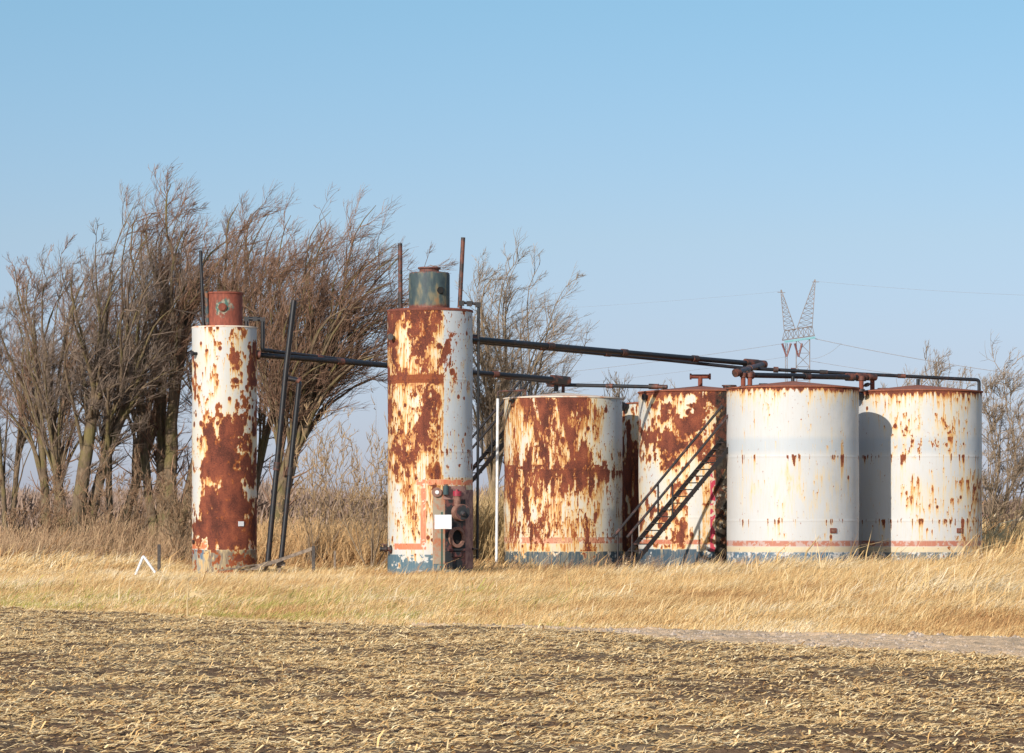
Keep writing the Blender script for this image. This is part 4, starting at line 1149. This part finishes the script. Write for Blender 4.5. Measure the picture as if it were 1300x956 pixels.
def paint_white(p, U, PY, fl, f, st, g, red=RED, c=(0.085, 0.16, 0.23)):
    p = put(p, band(PY, 556, 574, 6) * 0.7, (0.45, 0.49, 0.52))
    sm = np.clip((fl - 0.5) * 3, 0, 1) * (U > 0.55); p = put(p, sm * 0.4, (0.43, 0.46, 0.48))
    rd = band(PY, 686.5, 693.5) * (0.55 + 0.45 * (fl > 0.45)); p = put(p, rd, (0.46, 0.18, 0.12)); f = np.where(rd > 0.3, f - 0.2, f); st = st * (1 - 0.6 * rd)
    cr = band(PY, 694, 701); p = put(p, cr, (0.62, 0.52, 0.36))
    bl = band(PY, 701, 800) * (fl + 0.25 * (PY - 703) / 20 > 0.42); p = put(p, bl, c); f = np.where(bl > 0.5, f - 0.35, f); st = st * (1 - 0.7 * bl)
    return p, f, st
t5, t5x, t5R, t5H = storage(1006.5, 89.4, 83.5, 493, 'mostly white storage tank with thin rust drips, nearest and tallest looking', "12111111 00101000 00000100 00000110 00000000 00000000 00001100 00010100 00000000 00110110 00000000", 493, 105, paint_white,
    cell=(0.07, 0.14), octs=4, gain=0.75, pocks=25, drip=0.9, halo=0.6, specks=0.012, seams=(579, 661), seam_dots=[(578, 0.14), (660, 0.08)], topdrip=0.10, rise=0.19,
    stainrows="11101111 00010000 01101011 00000010 00000000 13043432 24253542 13143432 01131220 01120230 00010120".split())

def paint_t6(p, U, PY, fl, f, st, g): return paint_white(p, U, PY, fl, f, st, g, RED, (0.11, 0.15, 0.17))
t6, t6x, t6R, t6H = storage(1165.5, 92.5, 80.5, 497.5, 'rightmost white storage tank, shaded at its left by its neighbour and blotched with rust', "11121111 01121220 00341420 00141310 00000000 00021114 00032225 00022213 00001012 00011223 00000011", 497, 106, paint_t6,
    cell=(0.08, 0.17), octs=4, gain=0.75, pocks=70, drip=0.8, halo=0.65, specks=0.03, seams=(579, 661), seam_dots=[(578, 0.16), (660, 0.18)], topdrip=0.12, rise=0.19,
    stainrows="11101111 01111110 00121211 00111210 00000000 01222325 01233334 00122324 00001113 01112335 00000022".split())

def paint_t7(p, U, PY, fl, f, st, g): return paint_t3(p, U, PY, fl, f, st, g)
t7, t7x, t7R, t7H = storage(860, 100.8, 73, 513, 'mostly hidden dark rusty tank seen in the gap between two rusty storage tanks', "44445555 55555555 66666666 88888888 99999999 99999999 88888888 88888888 88888888 77777777 44444444", 505, 107, paint_t7,
    cell=(0.22, 0.5), pocks=80, drip=1.2, seams=(596,))

def roof_vent(root, cx, Y, top_y, H, rise, r=0.055, bar=None, mat='black_rust', name='roof_vent', x=None):
    m = MB(); zt = pz(top_y, Y); X = cx if x is None else x
    m.tube([(X, Y, H + rise * 0.7), (X, Y, zt)], r, 12); m.tube([(X, Y, H + rise - 0.02), (X, Y, H + rise + 0.04)], r * 1.9, 14)
    if bar: m.tube([(X - bar, Y, zt), (X + bar, Y, zt)], r * 0.95, 12); m.tube([(X - bar, Y, zt), (X - bar + 0.05, Y, zt)], r * 1.35, 12); m.tube([(X + bar - 0.05, Y, zt), (X + bar, Y, zt)], r * 1.35, 12)
    return m.build(name, M[mat], root, smooth=True)
roof_vent(t4, t4x, 93.0, 478, t4H, 0.17, 0.065, 0.30, 'rust')
roof_vent(t3, t3x, 98, 488, t3H, 0.17, 0.05, None, 'black_rust')
roof_vent(t5, t5x, 89.4, 478, t5H, 0.19, 0.05, None, 'black')
roof_vent(t6, t6x, 92.5, 481, t6H, 0.19, 0.05, None, 'black')
def hatch(root, x, Y, z, r=0.17, h=0.10):
    m = MB(); m.tube([(x, Y, z - 0.05), (x, Y, z + h)], r, 18); m.tube([(x, Y, z + h), (x, Y, z + h + 0.035)], r * 1.2, 18); m.box((x + r, Y, z + h), (0.10, 0.06, 0.05))
    return m.build('thief_hatch', M['black_rust'], root, smooth=True)
hatch(t5, px(928, 89.0), 89.2, t5H + 0.02, 0.11, 0.04)
hatch(t4, px(926, 92.2), 92.4, t4H + 0.08)
hatch(t5, px(969, 89.0), 89.0, t5H + 0.09, 0.10, 0.03)
hatch(t6, px(1122, 93.0), 93.0, t6H + 0.07, 0.15, 0.06)
# nozzle caps and brackets near the rims
def nozzle(root, cx, Y, R, u, y, L=0.16, r=0.085, mat='black'):
    p, n, sd = on_shell(cx, Y, R, u, y)
    m = MB(); m.tube([p - n * 0.03, p + n * L], r, 14); m.tube([p + n * (L - 0.04), p + n * L], r * 1.4, 14); return m.build('side_nozzle', M[mat], root, smooth=True)
nozzle(t4, t4x, 93.0, t4R, -0.86, 504, 0.12, 0.07)
nozzle(t6, t6x, 92.5, t6R, -0.86, 503, 0.22, 0.11)
nozzle(t7, t7x, 100.8, t7R, -0.86, 516, 0.18, 0.10)
p, n, sd = on_shell(t3x, 98, t3R, -0.83, 511, 0.0)
m = MB(); m.box(p + n * 0.04, (0.09, 0.09, 0.20), axes=[sd, n, [0, 0, 1]]); m.tube([p + n * 0.08 + [0, 0, 0.05], p + n * 0.16 + [0, 0, 0.05]], 0.04, 10); m.build('bracket', M['teal'], t3)
for (tk, cx, Y, R, u, y) in ((t5, t5x, 89.4, t5R, 0.60, 673.5), (t6, t6x, 92.5, t6R, 0.64, 673.5)):
    p, n, sd = on_shell(cx, Y, R, u, y, 0.0)
    m = MB(); m.box(p + n * 0.01, (0.21, 0.02, 0.13), axes=[sd, n, [0, 0, 1]]); pl = m.build('name_plate_frame', M['rust'], tk)
    m = MB(); m.box(p + n * 0.022, (0.13, 0.01, 0.07), axes=[sd, n, [0, 0, 1]]); sub(m, 'plate', M['housing'], pl, tk)

# ------------------------------------------------------------------ overhead pipes
PG = 'black overhead pipes joining the tanks'
def pipe(pts, r, label, fittings=(), mat='black', name='overhead_pipe', group=PG, fr_=0.12, elbow=True):
    W = [np.array(P(*q)) for q in pts]
    root = empty(name, tuple(W[0]), label, 'pipe', group)
    m = MB(); m.tube(fillet(W, fr_) if len(W) > 2 else W, r, 12)
    m.build('pipe_run', M[mat], root, smooth=True)
    for p, q in zip(W[:-1], W[1:]):      # screwed couplings along long straight runs
        L = np.linalg.norm(q - p); k = int(L // 3.1)
        for j in range(1, k + 1):
            c = p + (q - p) * (j / (k + 1)); u = (q - p) / L
            m = MB(); m.tube([c - u * 0.11, c + u * 0.11], r * 1.28, 14); m.build('coupling', M['black_rust'], root, smooth=True)
    for (a, b, rr) in fittings:
        m = MB(); m.tube([P(*a), P(*b)], rr, 14); m.build('fitting', M['black_rust'], root, smooth=True)
    return root
def lerp(a, b, t): return tuple(a[i] + (b[i] - a[i]) * t for i in range(3))
A0, A1 = (327, 450.5, 90.0), (722, 483.0, 97.6)
pipe([A0, A1], 0.076, 'thick black pipe from the slim column passing behind the wide column to the squat tank',
     [((325, 450.3, 90), (331, 450.9, 90), 0.13), ((700, 481.0, 97.2), (722, 483.2, 97.6), 0.125)])
B0, B1 = (333, 444.6, 90.2), (724, 487.5, 98.0)
pipe([B0, (478, 461.5, 93), B1], 0.05, 'thinner black pipe running just below the thick pipe towards the squat tank', [((694, 485.5, 97.6), (724, 487.5, 98.0), 0.06)])
pipe([(706, 484, 97.7), (706, 497, 97.7)], 0.07, 'short black riser standing on the left of the squat tank roof', [((702, 484, 97.7), (711, 485, 97.7), 0.12)], name='pipe_riser', group='pipe risers on the tank roofs')
pipe([(704, 488.4, 98.2), (846, 491.5, 96.5)], 0.055, 'short black pipe reaching from the squat tank towards the T vent tank', [((824, 490.6, 96.7), (836, 491.0, 96.6), 0.085), ((836, 491, 96.6), (847, 491.4, 96.5), 0.065), ((694, 488.2, 98.2), (705, 488.5, 98.2), 0.07)])
D0, D1 = (600, 430.5, 85.6), (968, 462.8, 94.0)
pipe([D0, D1], 0.074, 'longest thick black pipe from the wide column across to the mostly white tank',
     [((598, 430.3, 85.6), (606, 431, 85.7), 0.13), ((946, 460.9, 93.5), (962, 462.2, 93.8), 0.13), ((962, 462.2, 93.8), (971, 463, 94.0), 0.12)])
pipe([(602, 434.0, 86.0), (850, 457.5, 92.2), (946, 467.5, 92.5), (1243, 482.3, 93.2), (1243, 498, 93.2)], 0.050, 'long thin black pipe crossing above both white tanks and turning down at the right end',
     [((982, 469.3, 92.5), (988, 469.6, 92.5), 0.085), ((1004, 470.4, 93.35), (1010, 470.7, 93.35), 0.08)], fr_=0.09)
pipe([(968, 463, 93.9), (934, 473.5, 88.4)], 0.085, 'short rusty pipe slanting back from the end of the longest pipe', [((933, 473.8, 88.2), (938, 472.3, 88.3), 0.115)], mat='black_rust')
pipe([(943, 476, 88.5), (1104, 479.5, 91.5)], 0.073, 'thick low pipe lying just above the roof of the mostly white tank',
     [((950, 476, 88.6), (955, 476.2, 88.7), 0.115), ((1074, 478.6, 91.0), (1084, 479, 91.1), 0.11), ((1088, 478.6, 91.2), (1098, 478.8, 91.4), 0.12), ((1102, 478.7, 91.4), (1111, 479, 91.6), 0.10)])
RG = 'pipe risers on the tank roofs'
for (x, y0, y1, Y, lab) in ((943.5, 475, 493, 88.4, 'rusty riser at the left rim of the mostly white tank, left of its pair'), (952, 475, 492, 88.5, 'rusty riser at the left rim of the mostly white tank, right of its pair'),
                            (1093.5, 479, 497, 91.2, 'rusty riser dropping between the two white tanks, left of its pair'), (1107.5, 479, 498, 91.9, 'rusty riser landing on the left roof edge of the rightmost tank')):
    pipe([(x, y0, Y), (x, y1, Y)], 0.065, lab, [((x, y0 - 1.5, Y), (x, y0 + 4, Y), 0.095), ((x, y1 - 3, Y), (x, y1, Y), 0.10)], mat='rust', name='pipe_riser', group=RG)
pipe([(1096, 490, 91.3), (1106, 487, 91.8)], 0.03, 'small slanted linkage between the two risers by the rightmost tank', [((1099, 489, 91.4), (1102, 488, 91.5), 0.055)], mat='black_rust', name='valve_linkage', group=None)
# small elbow pipe above the white pole
# slanting pair of pipes
LY = 87.5
pipe([(373.5, 381, LY), (363, 470, LY), (340, 714, LY)], 0.075, 'tall slanting black pipe, the left and higher one of the leaning pair', mat='black', name='slanting_pipe', group='leaning black pipes beside the slim column')
pipe([(366, 480.5, LY - 0.05), (380, 483, LY - 0.05), (356.5, 714, LY - 0.05)], 0.07, 'shorter slanting black pipe with an elbow at its top, right one of the leaning pair', [((377.5, 481.8, LY - 0.05), (380.5, 484.5, LY - 0.05), 0.095)], mat='black', name='slanting_pipe', group='leaning black pipes beside the slim column')
for (x, lab) in ((340, 'wooden block under the left slanting pipe'), (356.5, 'wooden block under the right slanting pipe')):
    m = MB(); c = P(x, 716, LY); m.box(c, (0.22, 0.3, 0.10)); m.box((c[0] - 0.04, c[1], c[2] - 0.16), (0.10, 0.14, 0.26)); m.box((c[0], c[1], (c[2] - 0.2) / 2), (0.16, 0.2, max(0.1, c[2] - 0.24)))
    tag(m.build('support_block', M['wood'], None), lab, 'block', 'support blocks under the leaning pipes')

# white plastic pole and its thin dark elbow
PYL = 98.7
m = MB(); m.tube([P(632, 506, PYL), P(630.5, 700, PYL), (px(630.4, PYL), PYL, 0)], 0.045, 12)
wp = empty('white_pole', (px(630.4, PYL), PYL, 0), 'upright white plastic pole left of the squat rusty tank', 'pole')
m.build('pole_shaft', M['white'], wp, smooth=True)
m = MB(); m.tube(fillet([P(632, 507, PYL), P(632, 497, PYL), P(667, 495.5, PYL), P(667.5, 505, PYL)], 0.05), 0.028, 8)
m.build('elbow_pipe', M['black_rust'], wp, smooth=True)

# ------------------------------------------------------------------ stairs
def stairs(start, dirxy, slope, run, width, label, ntread, posts, rail_off=0.95, rail_start=-0.1, mat='stair', rail_mat='rail'):
    d = np.array([dirxy[0], dirxy[1], 0.0]); d /= np.linalg.norm(d); w = np.array([-d[1], d[0], 0.0])
    root = empty('steel_stairs', tuple(start), label, 'stairs', 'steel stairs climbing the tanks')
    s0 = np.array(start, float)
    def pt(t, side, up=0.0): return s0 + d * t + np.array([0, 0, t * slope + up]) + w * side * width / 2
    for sd in (-1, 1):
        m = MB(); m.beam(pt(0, sd, 0.02), pt(run, sd, 0.02), 0.035, 0.12); m.build('stringer', M[mat], root)
    for i in range(ntread):
        t = (i + 0.6) * run / ntread; c = pt(t, 0, 0.0)
        m = MB(); m.box(c, (0.20, width, 0.028), axes=[d, w, [0, 0, 1]]); m.build('tread', M[rail_mat], root)
    for sd in (-1, 1):
        m = MB(); m.tube([pt(rail_start, sd, rail_off), pt(run, sd, rail_off)], 0.039, 8)
        m.build('handrail', M[rail_mat], root, smooth=True)
        for t in posts:
            m = MB(); m.tube([pt(t, sd, 0.0), pt(t, sd, rail_off)], 0.026, 8); m.build('post', M[mat], root, smooth=True)
    return root
# right flight
a = math.radians(30)
st0 = (px(791, 87.9), 87.9, 0.32)
stairs(st0, (math.cos(a), math.sin(a)), 1.02, 3.45, 0.72, 'steel stairs with handrails rising right in front of the T vent tank', 19, (0.06, 1.35))
# left flight
stairs((px(503, 98.6), 98.6, 0.3), (1, 0.45), 1.08, 4.5, 0.75, 'steel stairs mostly hidden behind the wide column tank', 22, (0.1, 1.6, 3.0, 4.3), rail_off=1.0, mat='black', rail_mat='stair')

# ------------------------------------------------------------------ small things in the grass
m = MB(); zY = 83.0
af = empty('bent_white_pipe', (px(183, zY), zY, 0), 'bent white pipe making an upside down V in the grass left of the slim column', 'pipe')
m.tube(fillet([P(172, 730, zY), P(182, 706, zY), P(197, 727, zY)], 0.04), 0.035, 10); m.build('bent_pipe', M['white'], af, smooth=True)
def post(x, y0, y1, Y, w, label, mat='dark_wood', name='wooden_post', group='short wooden posts', lean=0.0):
    m = MB(); X = px(x, Y); zt = pz(y0, Y)
    m.beam((X, Y, -0.1), (X + lean, Y, zt), w, w * 0.9, up=(0, 1, 0)); m.beam((X + lean, Y, zt), (X + lean, Y, zt + 0.02), w * 0.85, w * 0.75, up=(0, 1, 0))
    tag(m.build(name, M[mat], None, origin=(X, Y, 0)), label, 'post', group)
post(202, 692, 720, 87, 0.085, 'thin dark post standing by the bent white pipe')
post(398, 694, 722, 87, 0.085, 'thin dark post holding up the broken wooden rail')
post(425, 700, 722, 93, 0.06, 'thin grey stake in the weeds between the two columns', 'wood')
m = MB(); rl = [P(318, 722, 87.2), P(352, 712, 87.2), P(398, 696, 87.1)]
m.beam(rl[0], rl[1], 0.03, 0.10); m.beam(rl[1], rl[2], 0.03, 0.09); m.beam(P(300, 720, 87.0), P(335, 716, 87.3), 0.10, 0.03)
tag(m.build('broken_rail', M['wood'], None), 'broken grey wooden rail sloping down beside the leaning pipes', 'rail')
m = MB()
gg = np.random.default_rng(77)
for (x, y, L, an) in ((290, 719, 0.5, 0.3), (306, 717, 0.6, -0.2), (322, 720, 0.5, 0.15)):
    c = np.array(P(x, y, 87.2)); c[2] = 0.32; d = np.array([math.cos(an), 0.2, math.sin(an) * 0.4]) * L / 2
    mm = MB(); mm.beam(c - d, c + d, 0.09, 0.04)
    tag(mm.build('scrap_board', M['wood'], None), {290: 'leftmost scrap board at the foot of the slim column', 306: 'middle scrap board at the foot of the slim column', 322: 'rightmost scrap board near the foot of the slim column'}[x], 'board', 'scrap boards by the slim column')

# standing corn stalks and dead weeds at the field edge
WG = 'dead stalks standing at the field edge'
def stalk(x, y0, y1, Y, r, label, lean=0.0, leaves=2, seed=0, col='straw'):
    g = np.random.default_rng(seed); X = px(x, Y); H = (y1 - y0) * Y / F
    root = empty('dead_stalk', (X, Y, 0), label, 'plant', WG)
    t = np.linspace(0, 1, 7); p = np.stack([X + lean * t ** 1.5 + g.normal(0, 0.006, 7), np.full(7, Y), 0.01 + H * t], 1)
    v, q = tubes_multi(p[None], np.linspace(r, r * 0.5, 7)[None], 6)
    c = np.array([0.62, 0.45, 0.24]) * g.uniform(0.85, 1.1)
    me = make_mesh('stem', v - np.array([X, Y, 0]), q, None, {'tint': np.tile(c, (len(v), 1))}); link('stem', me, M['straw'], root)
    for k in range(leaves):
        i = g.integers(2, 6); a = p[i]; sgn = 1 if g.random() < 0.6 else -1; L = H * g.uniform(0.25, 0.5)
        tt = np.linspace(0, 1, 5); q0 = np.stack([a[0] + sgn * L * tt, a[1] + 0.02 * tt, a[2] + L * (0.5 * tt - 0.9 * tt ** 2)], 1)
        w = r * (1.2 - tt) * 1.3
        V = np.concatenate([q0 - np.array([0, 0, 1]) * w[:, None], q0 + np.array([0, 0.3, 1]) * w[:, None]])
        Qd = [[j, j + 1, j + 6, j + 5] for j in range(4)]
        me = make_mesh('leaf', V - np.array([X, Y, 0]), Qd, None, {'tint': np.tile(c * 1.05, (len(V), 1))}); link('leaf', me, M['straw'], root)
def gy_of(y): return EYE * F / (y - HOR)
stalk(237.5, 739, 790, gy_of(790), 0.018, 'tallest thick pale corn stalk standing at the field edge left of centre', 0.02, 1, 1)
stalk(95, 748, 777, gy_of(777), 0.010, 'pale leaning stalk in the grass near the left edge', 0.08, 1, 2)
stalk(108, 760, 783, gy_of(783), 0.010, 'short pale stalk beside the leaning stalk near the left edge', 0.05, 1, 3)
stalk(142, 758, 785, gy_of(785), 0.010, 'dark thin dead weed between two short stalks on the left', 0.0, 3, 4)
stalk(200, 768, 786, gy_of(786), 0.009, 'tiny pale stalk just left of the tallest corn stalk', 0.0, 1, 5)
stalk(252, 766, 790, gy_of(790), 0.011, 'curled dead weed just right of the tallest corn stalk', 0.12, 4, 6)
stalk(127, 776, 786, gy_of(787), 0.016, 'stubby bent corn stump at the field edge on the left', 0.02, 3, 7)
stalk(186, 776, 790, gy_of(790), 0.012, 'low broken stalk leaning right at the field edge', 0.14, 2, 8)
for (x, y, s, lab, sd) in ((22, 808, 0.075, 'large dark clod of earth near the left edge', 1), (12, 803, 0.045, 'smaller dark clod left of the large clod', 2), (755, 840, 0.035, 'small dark clod in the middle of the stubble', 3)):
    Y = gy_of(y + 3); g = np.random.default_rng(80 + sd); m = MB()
    th = np.linspace(0, math.pi, 9); ph = np.arange(14) / 14 * 2 * math.pi
    V = []
    for a_ in th:
        for b_ in ph: V.append([math.sin(a_) * math.cos(b_) * 1.5, math.sin(a_) * math.sin(b_), math.cos(a_) * 0.9])
    V = np.array(V); V = V * (0.8 + 0.4 * g.random((len(V), 1))) * s
    V[:14] = V[0]; V[-14:] = V[-1]
    Qd = [[i * 14 + k, i * 14 + (k + 1) % 14, (i + 1) * 14 + (k + 1) % 14, (i + 1) * 14 + k] for i in range(8) for k in range(14)]
    m.add(V + np.array([px(x, Y), Y, 0.06 + s * 0.4]), Qd)
    tag(m.build('earth_clod', M['dark_wood'], None), lab, 'clod', 'dark clods of earth')

# ------------------------------------------------------------------ pylon and wires
PYY = 460.0
py_root = empty('power_pylon', (px(1012, PYY), PYY, 0), 'far steel lattice power pylon with two pointed horns', 'pylon')
def lattice(m, quadA, quadB, bays, r, r2):
    """quadA/quadB: four corner points each; a lattice box between them"""
    A = np.array(quadA, float); B = np.array(quadB, float)
    for k in range(4): m.tube([A[k], B[k]], r, 5)
    prev = None
    for i in range(bays + 1):
        t = i / bays; Cn = A + (B - A) * t
        for k in range(4): m.tube([Cn[k], Cn[(k + 1) % 4]], r2, 4)
        if prev is not None:
            for k in range(4):
                m.tube([prev[k], Cn[(k + 1) % 4]], r2, 4)
                m.tube([prev[(k + 1) % 4], Cn[k]], r2, 4)
        prev = Cn
def quad(x0, x1, y, dY): return [P(x0, y, PYY - dY), P(x1, y, PYY - dY), P(x1, y, PYY + dY), P(x0, y, PYY + dY)]
m = MB(); lattice(m, quad(1009.5, 1028, 690, 0.95), quad(1011, 1028, 431, 0.9), 15, 0.07, 0.035); m.build('main_mast', M['pylon'], py_root)
m = MB(); lattice(m, quad(997, 999.5, 690, 0.14), quad(997, 999.5, 436, 0.14), 60, 0.04, 0.012); m.build('thin_mast', M['pylon'], py_root)
def quad2(x0, ya, x1, yb, dY): return [P(x0, ya, PYY - dY), P(x1, yb, PYY - dY), P(x1, yb, PYY + dY), P(x0, ya, PYY + dY)]
m = MB()
b0 = [P(993, 432, PYY - 0.9), P(993, 432, PYY + 0.9), P(996, 420, PYY + 0.9), P(996, 420, PYY - 0.9)]
b1 = [P(1034, 426, PYY - 0.9), P(1034, 426, PYY + 0.9), P(1031, 414, PYY + 0.9), P(1031, 414, PYY - 0.9)]
lattice(m, b0, b1, 6, 0.075, 0.04); m.build('bridge_girder', M['pylon'], py_root)
m = MB(); lattice(m, quad(995.5, 1010, 419, 0.8), quad(991.2, 992.0, 368, 0.06), 9, 0.055, 0.028); m.build('left_horn', M['pylon'], py_root)
m = MB(); lattice(m, quad(1012, 1031, 416, 0.85), quad(1034.2, 1035.2, 355, 0.06), 10, 0.055, 0.028); m.build('right_horn', M['pylon'], py_root)
m = MB(); m.beam(P(996, 434, PYY - 1), P(1035, 428.5, PYY - 1), 0.25, 0.28); m.build('teal_crossbar', M['pylon_teal'], py_root)
for (x0, x1) in ((993, 998.5), (1004, 998.8), (1009, 1013.5), (1018, 1014)):
    m = MB(); m.tube([P(x0, 436, PYY - 1), P(x1, 453, PYY - 1)], [0.16, 0.10], 8); m.build('insulator', M['insulator'], py_root)
m = MB(); m.tube([P(987, 371, PYY), P(997, 371.5, PYY)], 0.04, 5); m.tube([P(1031, 358, PYY), P(1040, 358, PYY)], 0.04, 5); m.build('wire_clamps', M['pylon'], py_root)
def wire(p0, p1, sag, label, r=0.03, n=24):
    a = np.array(P(*p0)); b = np.array(P(*p1)); t = np.linspace(0, 1, n)
    pts = a[None] * (1 - t)[:, None] + b[None] * t[:, None]; pts[:, 2] -= sag * 4 * t * (1 - t)
    m = MB(); m.tube(pts, r, 5)
    tag(m.build('power_line', M['wire'], None), label, 'wire', 'power lines running from the pylon')
wire((1035, 430, PYY), (1420, 490, PYY - 60), 0.6, 'upper heavy line leaving the pylon crossbar to the right', 0.05)
wire((1028, 458, PYY), (1420, 505, PYY - 60), 0.5, 'lower right line passing behind the rightmost tank', 0.035)
wire((1014, 453, PYY), (1068, 436, PYY - 8), 1.0, 'drooping jumper line close to the pylon on its right', 0.025)
wire((1035, 357, PYY), (1420, 378, PYY - 60), 0.4, 'faint highest line leaving the tip of the right horn', 0.016)
wire((996, 436, PYY), (540, 488, PYY + 90), 0.6, 'left line leaving the pylon crossbar', 0.03)
wire((998, 453, PYY), (540, 500, PYY + 90), 0.8, 'lower left line leaving the hanging insulator', 0.02)
wire((991, 370, PYY), (540, 398, PYY + 90), 0.5, 'faint line leaving the tip of the left horn to the left', 0.012)
